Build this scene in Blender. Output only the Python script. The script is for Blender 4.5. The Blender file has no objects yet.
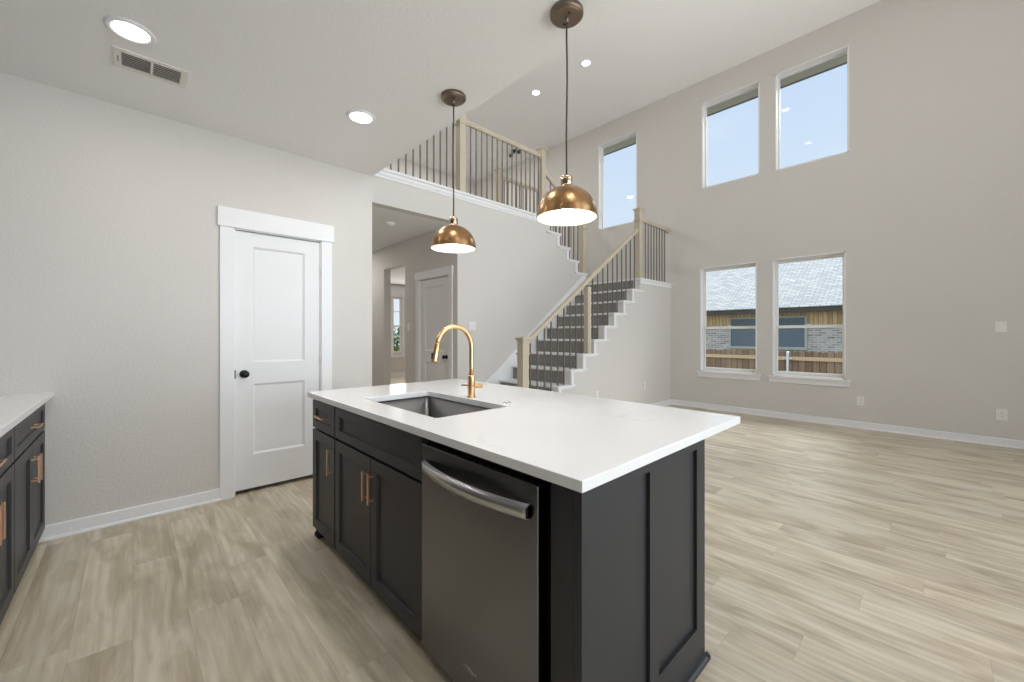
import bpy, math, random
from mathutils import Vector
random.seed(7)
SC = bpy.context.scene
COL = SC.collection

# ------------------------------------------------------------------ camera
YAW = math.radians(46.6614)
CAM_H = 1.231
cam = bpy.data.cameras.new('camera')
cam_ob = bpy.data.objects.new('camera', cam)
COL.objects.link(cam_ob)
cam.sensor_width = 36.0
cam.lens = 402.05 / 1024 * 36
cam.shift_y = -5.57 / 1024
cam.clip_start = 0.03
cam.clip_end = 200
cam_ob.location = (0, 0, CAM_H)
cam_ob.rotation_euler = (math.pi / 2, 0, YAW - math.pi / 2)
SC.camera = cam_ob

# ------------------------------------------------------------------ view, world, sun, large lights
SC.view_settings.view_transform = 'Standard'
SC.view_settings.look = 'None'
SC.view_settings.exposure = 0.0
SC.view_settings.gamma = 1.0
SC.view_settings.use_curve_mapping = False
SC.cycles.use_denoising = True
SC.cycles.max_bounces = 10
SC.cycles.diffuse_bounces = 6
SC.cycles.glossy_bounces = 5
SC.cycles.transparent_max_bounces = 16
SC.cycles.sample_clamp_indirect = 6.0

W = bpy.data.worlds.new('sky')
SC.world = W
W.use_nodes = True
wn, wl = W.node_tree.nodes, W.node_tree.links
wn.clear()
w_out = wn.new('ShaderNodeOutputWorld')
w_bg = wn.new('ShaderNodeBackground')
w_tc = wn.new('ShaderNodeTexCoord')
w_sep = wn.new('ShaderNodeSeparateXYZ')
w_ramp = wn.new('ShaderNodeValToRGB')
w_ramp.color_ramp.elements[0].position = 0.0
w_ramp.color_ramp.elements[0].color = (0.84, 0.91, 1.0, 1)
w_ramp.color_ramp.elements[1].position = 0.62
w_ramp.color_ramp.elements[1].color = (0.55, 0.73, 1.0, 1)
w_noise = wn.new('ShaderNodeTexNoise')
w_noise.inputs['Scale'].default_value = 2.2
w_noise.inputs['Detail'].default_value = 5
w_map = wn.new('ShaderNodeMapping')
w_map.inputs['Scale'].default_value = (1, 1, 4.0)
w_cr = wn.new('ShaderNodeValToRGB')
w_cr.color_ramp.elements[0].position = 0.50
w_cr.color_ramp.elements[0].color = (0, 0, 0, 1)
w_cr.color_ramp.elements[1].position = 0.85
w_cr.color_ramp.elements[1].color = (0.55, 0.55, 0.55, 1)
w_mix = wn.new('ShaderNodeMixRGB')
w_mix.inputs['Color2'].default_value = (0.93, 0.96, 1.0, 1)
wl.new(w_tc.outputs['Generated'], w_sep.inputs[0])
wl.new(w_sep.outputs['Z'], w_ramp.inputs['Fac'])
wl.new(w_tc.outputs['Generated'], w_map.inputs['Vector'])
wl.new(w_map.outputs[0], w_noise.inputs['Vector'])
wl.new(w_noise.outputs['Fac'], w_cr.inputs['Fac'])
wl.new(w_cr.outputs['Color'], w_mix.inputs['Fac'])
wl.new(w_ramp.outputs['Color'], w_mix.inputs['Color1'])
wl.new(w_mix.outputs['Color'], w_bg.inputs['Color'])
w_bg.inputs['Strength'].default_value = 1.0
wl.new(w_bg.outputs[0], w_out.inputs[0])


def lamp(name, kind, loc, energy, color=(1, 1, 1), rot=(0, 0, 0), size=None, size_y=None, parent=None, spread=None):
    d = bpy.data.lights.new(name, kind)
    d.energy = energy
    d.color = color
    if kind == 'AREA':
        if size_y:
            d.shape = 'RECTANGLE'
            d.size = size
            d.size_y = size_y
        else:
            d.shape = 'DISK'
            d.size = size
        if spread:
            d.spread = spread
    elif kind == 'POINT' and size:
        d.shadow_soft_size = size
    o = bpy.data.objects.new(name, d)
    COL.objects.link(o)
    o.location = loc
    o.rotation_euler = rot
    if parent:
        o.parent = parent
        o.location = Vector(loc) - wloc(parent)
    return o


def wloc(o):
    v = Vector((0, 0, 0))
    while o:
        v += o.location
        o = o.parent
    return v


P_KITCHEN = 4.6      # watts of one kitchen downlight
P_HIGH = 0.9         # watts of one downlight in the tall ceiling
P_DAY, P_CLER, P_KFILL = 49.0, 30.0, 30.0     # daylight by patio doors, clerestory; added kitchen-side fill
P_UP, P_UPK = 50.0, 4.0                      # added upward fill for the ceilings
sun = lamp('sun', 'SUN', (0, 0, 30), 0.75, (1.0, 0.96, 0.90), (math.radians(38), 0, math.radians(-82)))
sun.data.angle = math.radians(2)
# bright hazy sky beyond the window wall: a broad soft glow
glow = lamp('sky_glow', 'SUN', (0, 0, 30), 5.6, (1.0, 0.97, 0.92), (math.radians(42), 0, math.radians(78)))
glow.data.angle = math.radians(50)
# daylight entering by the patio doors and the clerestory in the rear wall (behind the camera)
DAYC = (0.85, 0.935, 1.0)
lamp('patio_daylight', 'AREA', (4.0, -3.34, 1.30), P_DAY, DAYC, (math.radians(92), 0, math.radians(8)), 3.4, 2.3, spread=math.radians(105))
lamp('clerestory_daylight', 'AREA', (4.0, -3.34, 4.25), P_CLER, DAYC, (math.radians(88), 0, math.radians(8)), 3.4, 1.5, spread=math.radians(105))
lamp('kitchen_wall_fill', 'AREA', (0.4, -3.34, 1.55), P_KFILL, DAYC, (math.radians(90), 0, 0), 2.2, 1.5, spread=math.radians(120))  # unseen fill lamp added to brighten the pantry wall
# unseen upward fill lamps, added to brighten the tall and kitchen ceilings
lamp('ceiling_fill', 'AREA', (4.0, -3.30, 0.55), P_UP, (1.0, 0.97, 0.93), (math.radians(140), 0, math.radians(6)), 3.4, 1.0, spread=math.radians(80))
lamp('kitchen_ceiling_fill', 'AREA', (0.4, -3.30, 1.0), P_UPK, (1.0, 0.97, 0.93), (math.radians(125), 0, math.radians(-10)), 2.2, 0.8, spread=math.radians(80))
# daylight by the window of the front room
lamp('front_daylight', 'AREA', (5.74, 10.95, 1.5), 24, (0.95, 0.98, 1.0), (math.radians(-90), 0, 0), 1.4, 1.6)


# ------------------------------------------------------------------ materials
def srgb(r, g, b):
    f = lambda c: (c / 255 / 12.92) if c / 255 <= 0.04045 else ((c / 255 + 0.055) / 1.055) ** 2.4
    return (f(r), f(g), f(b), 1)


class Mat:
    def __init__(s, name, color=(0.8, 0.8, 0.8, 1), rough=0.5, metal=0.0, spec=0.5):
        s.m = bpy.data.materials.new(name)
        s.m.use_nodes = True
        s.n, s.l = s.m.node_tree.nodes, s.m.node_tree.links
        s.b = s.n['Principled BSDF']
        s.set('Base Color', color)
        s.set('Roughness', rough)
        s.set('Metallic', metal)
        s.set('Specular IOR Level', spec)
        s.tc = None

    def set(s, k, v):
        s.b.inputs[k].default_value = v

    def node(s, t, **kw):
        n = s.n.new(t)
        for k, v in kw.items():
            if k in n.inputs:
                n.inputs[k].default_value = v
            else:
                setattr(n, k, v)
        return n

    def coords(s, scale=(1, 1, 1), rot=(0, 0, 0)):
        if s.tc is None:
            s.tc = s.n.new('ShaderNodeNewGeometry')
        mp = s.n.new('ShaderNodeMapping')
        mp.inputs['Scale'].default_value = scale
        mp.inputs['Rotation'].default_value = rot
        s.l.new(s.tc.outputs['Position'], mp.inputs['Vector'])
        return mp.outputs[0]

    def noise(s, vec, scale, detail=3, rough=0.5, dist=0.0):
        n = s.n.new('ShaderNodeTexNoise')
        n.inputs['Scale'].default_value = scale
        n.inputs['Detail'].default_value = detail
        n.inputs['Roughness'].default_value = rough
        n.inputs['Distortion'].default_value = dist
        s.l.new(vec, n.inputs['Vector'])
        return n.outputs['Fac']

    def ramp(s, fac, stops):
        r = s.n.new('ShaderNodeValToRGB')
        e = r.color_ramp.elements
        while len(e) < len(stops):
            e.new(0.5)
        for i, (p, c) in enumerate(stops):
            e[i].position = p
            e[i].color = c
        s.l.new(fac, r.inputs['Fac'])
        return r.outputs['Color']

    def math(s, op, a, b=None, c=None):
        n = s.n.new('ShaderNodeMath')
        n.operation = op
        for i, v in enumerate((a, b, c)):
            if v is None:
                continue
            if isinstance(v, (int, float)):
                n.inputs[i].default_value = v
            else:
                s.l.new(v, n.inputs[i])
        return n.outputs[0]

    def mix(s, fac, a, b, mode='MIX'):
        n = s.n.new('ShaderNodeMixRGB')
        n.blend_type = mode
        for i, v in zip(('Fac', 'Color1', 'Color2'), (fac, a, b)):
            if isinstance(v, (int, float)):
                n.inputs[i].default_value = v
            elif isinstance(v, tuple):
                n.inputs[i].default_value = v
            else:
                s.l.new(v, n.inputs[i])
        return n.outputs[0]

    def bump(s, h, strength=0.2, dist=0.01):
        b = s.n.new('ShaderNodeBump')
        b.inputs['Strength'].default_value = strength
        b.inputs['Distance'].default_value = dist
        s.l.new(h, b.inputs['Height'])
        s.l.new(b.outputs[0], s.b.inputs['Normal'])

    def color(s, sock):
        s.l.new(sock, s.b.inputs['Base Color'])


def paint(name, col, rough=0.6, tex=0.0, scale=90, spec=0.3):
    m = Mat(name, col, rough, spec=spec)
    if tex:
        f = m.noise(m.coords(), scale, 3, 0.55)
        m.bump(m.ramp(f, [(0.42, (0, 0, 0, 1)), (0.62, (1, 1, 1, 1))]), tex, 0.004)
    v = m.noise(m.coords(), 1.7, 2)
    m.color(m.mix(0.03, col, v, 'OVERLAY'))
    return m


def metal(name, col, rough, noise_scale=0, stretch=(1, 1, 1), aniso=0.0, strength=0.05):
    m = Mat(name, col, rough, 1.0)
    if noise_scale:
        f = m.noise(m.coords(stretch), noise_scale, 4)
        m.l.new(m.ramp(f, [(0.3, (rough * 0.8,) * 3 + (1,)), (0.7, (rough * 1.2,) * 3 + (1,))]), m.b.inputs['Roughness'])
        if strength:
            m.bump(f, strength, 0.001)
    if aniso:
        m.set('Anisotropic', aniso)
    return m


M = {}
WALL = srgb(213, 209, 204)
M['wall'] = paint('warm_grey_wall_paint', WALL, 0.65, 0.20, 75)
M['ceiling'] = paint('ceiling_paint', srgb(237, 237, 236), 0.7, 0.15, 60)
M['white'] = paint('white_trim_paint', srgb(234, 234, 235), 0.35, spec=0.4)
M['door'] = paint('white_door_paint', srgb(233, 233, 234), 0.4, spec=0.4)
M['bounce_cut_grey'] = paint('grey_unseen_wall_bounce_cut', srgb(112, 108, 104), 0.4)  # invented dark tone for the unseen kitchen wall, cuts bounce onto island fronts
M['riser'] = paint('light_grey_riser_paint', srgb(226, 224, 219), 0.5)
M['newel'] = paint('taupe_stain_wood', srgb(194, 183, 164), 0.45, spec=0.4)
M['iron'] = Mat('dark_pewter_iron', srgb(112, 109, 104), 0.5, 0.3)
M['charcoal'] = paint('charcoal_cabinet_paint', srgb(49, 50, 53), 0.42, spec=0.4)
M['gap'] = Mat('black_shadow_gap', srgb(14, 13, 13), 0.9)
M['copper'] = metal('brushed_copper', (0.82, 0.50, 0.33, 1), 0.32)
M['gold'] = metal('brushed_gold', (0.72, 0.47, 0.245, 1), 0.28)
M['brass'] = metal('aged_brass_shade', (0.30, 0.172, 0.080, 1), 0.31, 14, (1, 1, 1), 0, 0.0)
M['bronze'] = metal('dull_bronze', (0.235, 0.185, 0.145, 1), 0.42, 60)
M['pewter'] = metal('smoky_neck_metal', (0.50, 0.37, 0.25, 1), 0.22)
M['cord'] = Mat('dark_cloth_cord', srgb(60, 52, 46), 0.8)
M['black'] = Mat('black_knob_metal', srgb(22, 22, 23), 0.35, 0.4)
M['steel_sink'] = metal('satin_sink_steel', (0.23, 0.228, 0.224, 1), 0.36, 60, (1, 1, 8))
M['handle_steel'] = metal('satin_handle_steel', (0.58, 0.58, 0.585, 1), 0.34)
M['chrome'] = metal('bright_steel', (0.62, 0.62, 0.61, 1), 0.22)
M['plastic'] = paint('white_plate_plastic', srgb(234, 232, 228), 0.4)
M['slot'] = Mat('grey_slot', srgb(120, 118, 115), 0.6)
M['vinyl'] = paint('white_window_vinyl', srgb(238, 237, 233), 0.35)
M['vent'] = paint('white_vent_enamel', srgb(226, 222, 216), 0.4)
M['vent_dark'] = Mat('vent_shadow', srgb(118, 114, 109), 0.8)
M['soffit'] = paint('grey_soffit_paint', srgb(176, 176, 168), 0.7)
M['fascia'] = Mat('dark_fascia_paint', srgb(120, 126, 128), 0.6)
M['eave_board'] = Mat('dark_eave_board', srgb(74, 72, 68), 0.7)
M['galv'] = metal('galvanised_steel', (0.62, 0.66, 0.68, 1), 0.5)
M['sticker'] = Mat('orange_sticker', srgb(176, 104, 74), 0.5)

# stainless dishwasher door
m = Mat('brushed_stainless', (0.205, 0.211, 0.222, 1), 0.25, 1.0)
f = m.noise(m.coords((1, 1.2, 160)), 7, 3)
m.bump(f, 0.015, 0.001)
m.set('Anisotropic', 0.7)
tn = m.n.new('ShaderNodeCombineXYZ')
tn.inputs['Z'].default_value = 1.0
m.l.new(tn.outputs[0], m.b.inputs['Tangent'])
M['stainless'] = m

# quartz worktop
m = Mat('white_quartz', srgb(245, 245, 246), 0.13, spec=0.5)
c0 = m.coords()
v1 = m.noise(c0, 1.9, 8, 0.62, 1.6)
vein = m.ramp(v1, [(0.485, (0, 0, 0, 1)), (0.5, (1, 1, 1, 1)), (0.515, (0, 0, 0, 1))])
msk = m.ramp(m.noise(m.coords(), 2.3, 2), [(0.48, (0, 0, 0, 1)), (0.66, (1, 1, 1, 1))])
fac = m.math('MULTIPLY', vein, m.math('MULTIPLY', msk, 0.25))
spk = m.ramp(m.noise(m.coords(), 160, 2), [(0.60, (0, 0, 0, 1)), (0.75, (1, 1, 1, 1))])
cc = m.mix(fac, srgb(245, 245, 246), srgb(176, 172, 168))
m.color(m.mix(m.math('MULTIPLY', spk, 0.12), cc, srgb(190, 188, 186)))
M['quartz'] = m

# oak look plank floor, boards along Y
m = Mat('oak_vinyl_planks', rough=0.38, spec=0.45)
sep = m.n.new('ShaderNodeSeparateXYZ')
m.l.new(m.coords(), sep.inputs[0])
PW, PL = 0.182, 1.22
rowf = m.math('DIVIDE', sep.outputs['X'], PW)
row = m.math('FLOOR', rowf)
wn1 = m.n.new('ShaderNodeTexWhiteNoise')
wn1.noise_dimensions = '1D'
m.l.new(row, wn1.inputs['W'])
yo = m.math('ADD', m.math('DIVIDE', sep.outputs['Y'], PL), wn1.outputs['Value'])
colid = m.math('FLOOR', yo)
cmb = m.n.new('ShaderNodeCombineXYZ')
m.l.new(row, cmb.inputs['X'])
m.l.new(colid, cmb.inputs['Y'])
wn2 = m.n.new('ShaderNodeTexWhiteNoise')
wn2.noise_dimensions = '2D'
m.l.new(cmb.outputs[0], wn2.inputs['Vector'])
rnd = wn2.outputs['Value']
# grain coordinates, shifted for every board
sh = m.n.new('ShaderNodeCombineXYZ')
m.l.new(m.math('MULTIPLY', rnd, 17.0), sh.inputs['X'])
m.l.new(m.math('MULTIPLY', rnd, 31.0), sh.inputs['Y'])
m.l.new(m.math('MULTIPLY', rnd, 9.0), sh.inputs['Z'])
va = m.n.new('ShaderNodeVectorMath')
va.operation = 'ADD'
m.l.new(m.coords(), va.inputs[0])
m.l.new(sh.outputs[0], va.inputs[1])


def stretched(sx, sy):
    mp = m.n.new('ShaderNodeMapping')
    mp.inputs['Scale'].default_value = (sx, sy, 1)
    m.l.new(va.outputs[0], mp.inputs['Vector'])
    return mp.outputs[0]


broad = m.noise(stretched(5.0, 1.1), 1.6, 3, 0.55, 0.8)
grain = m.noise(stretched(34, 1.5), 2.2, 5, 0.62, 0.6)
wv = m.n.new('ShaderNodeTexWave')
wv.wave_type = 'BANDS'
wv.bands_direction = 'X'
wv.inputs['Scale'].default_value = 3.4
wv.inputs['Distortion'].default_value = 9.0
wv.inputs['Detail'].default_value = 2.5
wv.inputs['Detail Scale'].default_value = 0.7
m.l.new(stretched(2.2, 0.42), wv.inputs['Vector'])
knot = m.n.new('ShaderNodeTexVoronoi')
knot.feature = 'F1'
knot.inputs['Scale'].default_value = 1.0
m.l.new(stretched(4.4, 1.35), knot.inputs['Vector'])
kn = m.ramp(knot.outputs['Distance'], [(0.0, (1, 1, 1, 1)), (0.07, (0.55, 0.55, 0.55, 1)), (0.17, (0, 0, 0, 1))])
A, B_, C_ = srgb(216, 206, 188), srgb(200, 188, 167), srgb(173, 159, 136)
base = m.ramp(broad, [(0.32, C_), (0.48, B_), (0.62, A)])
base = m.mix(m.math('MULTIPLY', wv.outputs['Fac'], 0.30), base, srgb(176, 161, 137))
base = m.mix(0.22, base, m.ramp(grain, [(0.3, (0.25, 0.23, 0.2, 1)), (0.7, (0.75, 0.74, 0.72, 1))]), 'OVERLAY')
tone = m.ramp(rnd, [(0.0, (0.92, 0.92, 0.92, 1)), (1.0, (1.04, 1.04, 1.03, 1))])
base = m.mix(1.0, base, tone, 'MULTIPLY')
base = m.mix(m.math('MULTIPLY', kn, 0.6), base, srgb(112, 98, 80))
fx = m.math('FRACT', rowf)
fy = m.math('FRACT', yo)
ex = m.math('MINIMUM', fx, m.math('SUBTRACT', 1.0, fx))
ey = m.math('MINIMUM', fy, m.math('SUBTRACT', 1.0, fy))
gx = m.math('LESS_THAN', ex, 0.0016 / PW)
gy = m.math('LESS_THAN', ey, 0.0012 / PL)
gr = m.math('MAXIMUM', gx, gy)
base = m.mix(m.math('MULTIPLY', gr, 0.22), base, srgb(110, 97, 80))
m.color(base)
m.bump(m.math('SUBTRACT', m.math('MULTIPLY', grain, 0.25), gr), 0.12, 0.002)
M['floor'] = m

# carpet on the stair risers
m = Mat('dark_taupe_carpet', srgb(112, 107, 101), 0.95, spec=0.1)
f = m.noise(m.coords((1, 1, 1)), 95, 2)
m.color(m.ramp(f, [(0.3, srgb(106, 103, 98)), (0.7, srgb(160, 156, 150))]))
m.bump(f, 0.6, 0.004)
M['carpet'] = m

# neighbour's roof shingles
m = Mat('pale_grey_shingles', rough=0.9, spec=0.1)
br = m.n.new('ShaderNodeTexBrick')
br.inputs['Scale'].default_value = 1.0
br.inputs['Brick Width'].default_value = 0.27
br.inputs['Row Height'].default_value = 0.105
br.inputs['Mortar Size'].default_value = 0.012
br.inputs['Color1'].default_value = srgb(214, 214, 211)
br.inputs['Color2'].default_value = srgb(184, 186, 186)
br.inputs['Mortar'].default_value = srgb(150, 153, 155)
mp = m.n.new('ShaderNodeMapping')
tcx = m.n.new('ShaderNodeTexCoord')
m.l.new(tcx.outputs['UV'], br.inputs['Vector'])
m.color(br.outputs['Color'])
M['shingle'] = m


def brickmat(name, c1, c2, mort, bw, rh, ms, rot=(math.radians(90), 0, math.radians(90))):
    m = Mat(name, rough=0.9, spec=0.1)
    br = m.n.new('ShaderNodeTexBrick')
    br.inputs['Scale'].default_value = 1.0
    br.inputs['Brick Width'].default_value = bw
    br.inputs['Row Height'].default_value = rh
    br.inputs['Mortar Size'].default_value = ms
    br.inputs['Color1'].default_value = c1
    br.inputs['Color2'].default_value = c2
    br.inputs['Mortar'].default_value = mort
    g = m.n.new('ShaderNodeNewGeometry')
    sp = m.n.new('ShaderNodeSeparateXYZ')
    cb = m.n.new('ShaderNodeCombineXYZ')
    m.l.new(g.outputs['Position'], sp.inputs[0])
    m.l.new(sp.outputs['Y'], cb.inputs['X'])
    m.l.new(sp.outputs['Z'], cb.inputs['Y'])
    m.l.new(cb.outputs[0], br.inputs['Vector'])
    nz = m.noise(m.coords(), 3.0, 3)
    m.color(m.mix(0.25, br.outputs['Color'], nz, 'OVERLAY'))
    return m


M['brick'] = brickmat('grey_white_brick', srgb(188, 190, 190), srgb(140, 139, 139), srgb(206, 208, 206), 0.22, 0.075, 0.011)


def boards(name, c1, c2, groove, width):
    m = Mat(name, rough=0.85, spec=0.15)
    g = m.n.new('ShaderNodeNewGeometry')
    sp = m.n.new('ShaderNodeSeparateXYZ')
    m.l.new(g.outputs['Position'], sp.inputs[0])
    r = m.math('DIVIDE', sp.outputs['Y'], width)
    wn = m.n.new('ShaderNodeTexWhiteNoise')
    wn.noise_dimensions = '1D'
    m.l.new(m.math('FLOOR', r), wn.inputs['W'])
    c = m.ramp(wn.outputs['Value'], [(0, c1), (1, c2)])
    gr = m.noise(m.coords((14, 14, 1.2)), 2, 4)
    c = m.mix(0.35, c, gr, 'OVERLAY')
    fr = m.math('FRACT', r)
    e = m.math('LESS_THAN', m.math('MINIMUM', fr, m.math('SUBTRACT', 1, fr)), 0.06)
    m.color(m.mix(m.math('MULTIPLY', e, 0.7), c, groove))
    return m


M['siding'] = boards('tan_board_siding', srgb(226, 206, 168), srgb(196, 172, 130), srgb(96, 78, 50), 0.12)
M['fence'] = boards('weathered_fence_pickets', srgb(156, 136, 116), srgb(122, 106, 92), srgb(66, 56, 48), 0.14)
M['fence_rail'] = paint('pale_fence_rail', srgb(200, 178, 150), 0.85)
M['winframe'] = paint('pale_grey_exterior_trim', srgb(178, 188, 182), 0.6)
m = Mat('blue_grey_insect_screen', srgb(96, 116, 130), 0.45, spec=0.5)
M['screen'] = m
m = Mat('lawn', rough=0.95, spec=0.05)
m.color(m.ramp(m.noise(m.coords(), 9, 5), [(0.3, srgb(112, 106, 88)), (0.7, srgb(150, 142, 122))]))
M['lawn'] = m
m = Mat('green_leaves', rough=0.6, spec=0.3)
m.color(m.ramp(m.noise(m.coords(), 14, 3), [(0.3, srgb(44, 84, 28)), (0.7, srgb(132, 164, 84))]))
M['leaf'] = m

# window glass: mostly clear with a mirror share that grows at grazing angles
m = Mat('window_glass')
m.n.remove(m.b)
out = [n for n in m.n if n.type == 'OUTPUT_MATERIAL'][0]
tr = m.n.new('ShaderNodeBsdfTransparent')
tr.inputs['Color'].default_value = (0.97, 0.985, 0.98, 1)
gl = m.n.new('ShaderNodeBsdfGlossy')
gl.inputs['Roughness'].default_value = 0.01
fr = m.n.new('ShaderNodeFresnel')
fr.inputs['IOR'].default_value = 1.25
mx = m.n.new('ShaderNodeMixShader')
m.l.new(fr.outputs[0], mx.inputs[0])
m.l.new(tr.outputs[0], mx.inputs[1])
m.l.new(gl.outputs[0], mx.inputs[2])
m.l.new(mx.outputs[0], out.inputs['Surface'])
M['glass'] = m


def emitter(name, col, strength):
    m = Mat(name, col, 0.5)
    m.set('Emission Color', col)
    m.set('Emission Strength', strength)
    return m


M['lens'] = emitter('lit_lens', (1.0, 0.96, 0.90, 1), 9.0)
M['bulb'] = emitter('lit_bulb', (1.0, 0.95, 0.88, 1), 28.0)
M['shade_white'] = paint('white_enamel_inside', srgb(246, 244, 240), 0.4)


# ------------------------------------------------------------------ mesh builder
class MB:
    def __init__(s, o=(0, 0, 0), a=(1, 0, 0), b=(0, 1, 0), c=(0, 0, 1)):
        """local axes a (across), b (outward), c (up) placed at o"""
        s.v, s.f, s.sm, s.uv = [], [], [], {}
        s.o, s.a, s.b, s.c = Vector(o), Vector(a), Vector(b), Vector(c)

    def p(s, x, y, z):
        s.v.append(s.o + s.a * x + s.b * y + s.c * z)
        return len(s.v) - 1

    def face(s, idx, smooth=False):
        s.f.append(tuple(idx))
        s.sm.append(smooth)

    def quad(s, p0, p1, p2, p3, smooth=False):
        s.face([s.p(*p0), s.p(*p1), s.p(*p2), s.p(*p3)], smooth)

    def box(s, x0, x1, y0, y1, z0, z1):
        i = [s.p(x, y, z) for z in (z0, z1) for y in (y0, y1) for x in (x0, x1)]
        for q in ((0, 2, 3, 1), (4, 5, 7, 6), (0, 1, 5, 4), (2, 6, 7, 3), (0, 4, 6, 2), (1, 3, 7, 5)):
            s.face([i[k] for k in q])
        return s

    def shaker(s, x0, x1, z0, z1, y0, y1, stile, rail=None, rec=0.010, lip=0.004):
        """a slab with a recessed flat centre panel on its outward face y1"""
        rl = stile if rail is None else rail
        rb, rt = rl if isinstance(rl, tuple) else (rl, rl)
        sl, sr = stile if isinstance(stile, tuple) else (stile, stile)
        a = [(x0, z0), (x1, z0), (x1, z1), (x0, z1)]
        b = [(x0 + sl, z0 + rb), (x1 - sr, z0 + rb), (x1 - sr, z1 - rt), (x0 + sl, z1 - rt)]
        c = [(b[0][0] + lip, b[0][1] + lip), (b[1][0] - lip, b[1][1] + lip), (b[2][0] - lip, b[2][1] - lip), (b[3][0] + lip, b[3][1] - lip)]
        A0 = [s.p(x, y0, z) for x, z in a]
        A1 = [s.p(x, y1, z) for x, z in a]
        B1 = [s.p(x, y1, z) for x, z in b]
        C1 = [s.p(x, y1 - rec, z) for x, z in c]
        s.face(A0[::-1])
        for k in range(4):
            n = (k + 1) % 4
            s.face([A0[k], A0[n], A1[n], A1[k]])
            s.face([A1[k], A1[n], B1[n], B1[k]])
            s.face([B1[k], B1[n], C1[n], C1[k]])
        s.face(C1)
        return s

    def lathe(s, cx, cy, prof, n=40, closed=False, smooth=True):
        rings = []
        for r, z in prof:
            if r < 1e-6:
                rings.append([s.p(cx, cy, z)])
            else:
                rings.append([s.p(cx + r * math.cos(2 * math.pi * k / n), cy + r * math.sin(2 * math.pi * k / n), z) for k in range(n)])
        for i in range(len(rings) - 1):
            r0, r1 = rings[i], rings[i + 1]
            for k in range(n):
                q = (k + 1) % n
                if len(r0) == 1 and len(r1) == 1:
                    continue
                if len(r0) == 1:
                    s.face([r0[0], r1[q], r1[k]], smooth)
                elif len(r1) == 1:
                    s.face([r0[k], r0[q], r1[0]], smooth)
                else:
                    s.face([r0[k], r0[q], r1[q], r1[k]], smooth)
        return s

    def tube(s, pts, r, n=14, cap=True, rs=None):
        pts = [Vector(p) for p in pts]
        rings = []
        up = Vector((0, 0, 1))
        prev = None
        for i, p in enumerate(pts):
            t = (pts[min(i + 1, len(pts) - 1)] - pts[max(i - 1, 0)]).normalized()
            if prev is None:
                ref = up if abs(t.z) < 0.9 else Vector((0, 1, 0))
                u = t.cross(ref).normalized()
            else:
                u = (prev - t * prev.dot(t)).normalized()
            prev = u
            w = t.cross(u)
            rr = rs[i] if rs else r
            rings.append([s.p(*(p + (u * math.cos(2 * math.pi * k / n) + w * math.sin(2 * math.pi * k / n)) * rr)) for k in range(n)])
        for i in range(len(rings) - 1):
            for k in range(n):
                q = (k + 1) % n
                s.face([rings[i][k], rings[i][q], rings[i + 1][q], rings[i + 1][k]], True)
        if cap:
            s.face(rings[0][::-1])
            s.face(rings[-1])
        return s

    def prism(s, poly, y0, y1):
        """polygon in local (x, z) pulled from y0 to y1"""
        a = [s.p(x, y0, z) for x, z in poly]
        b = [s.p(x, y1, z) for x, z in poly]
        s.face(a)
        s.face(b[::-1])
        n = len(poly)
        for k in range(n):
            q = (k + 1) % n
            s.face([a[q], a[k], b[k], b[q]])
        return s

    def sweep(s, prof, p0, p1, side):
        """profile (u across 'side', v up) carried straight from p0 to p1"""
        side = Vector(side)
        A = [s.p(*(Vector(p0) + side * u + Vector((0, 0, v)))) for u, v in prof]
        B = [s.p(*(Vector(p1) + side * u + Vector((0, 0, v)))) for u, v in prof]
        n = len(prof)
        s.face(A)
        s.face(B[::-1])
        for k in range(n):
            q = (k + 1) % n
            s.face([A[q], A[k], B[k], B[q]])
        return s

    def build(s, name, mat, parent=None, bevel=0.0, seg=2, origin=None):
        me = bpy.data.meshes.new(name)
        off = wloc(parent) if parent else Vector((0, 0, 0))
        loc = Vector((0, 0, 0))
        if parent is None and origin is not None:
            loc = Vector(origin)
        me.from_pydata([tuple(v - off - loc) for v in s.v], [], s.f)
        me.materials.append(M[mat].m if isinstance(mat, str) else mat.m)
        for pol, sm in zip(me.polygons, s.sm):
            pol.use_smooth = sm
        import bmesh
        bm = bmesh.new()
        bm.from_mesh(me)
        bmesh.ops.recalc_face_normals(bm, faces=bm.faces)
        bm.to_mesh(me)
        bm.free()
        me.update()
        o = bpy.data.objects.new(name, me)
        COL.objects.link(o)
        o.location = loc
        if parent:
            o.parent = parent
        if bevel:
            b = o.modifiers.new('bevel', 'BEVEL')
            b.width = bevel
            b.segments = seg
            b.limit_method = 'ANGLE'
            b.angle_limit = math.radians(50)
            b.harden_normals = False
        return o


def empty(name, loc):
    o = bpy.data.objects.new(name, None)
    o.empty_display_size = 0.1
    COL.objects.link(o)
    o.location = loc
    return o


def tag(o, label, cat, group=None):
    o['label'] = label
    o['category'] = cat
    if group:
        o['group'] = group
    return o


def thing(name, loc, label, cat, group=None):
    return tag(empty(name, loc), label, cat, group)


def struct(o):
    o['kind'] = 'structure'
    return o


def copy_tree(o, parent=None):
    c = o.copy()
    COL.objects.link(c)
    if parent:
        c.parent = parent
    for ch in list(o.children):
        copy_tree(ch, c)
    return c


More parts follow.
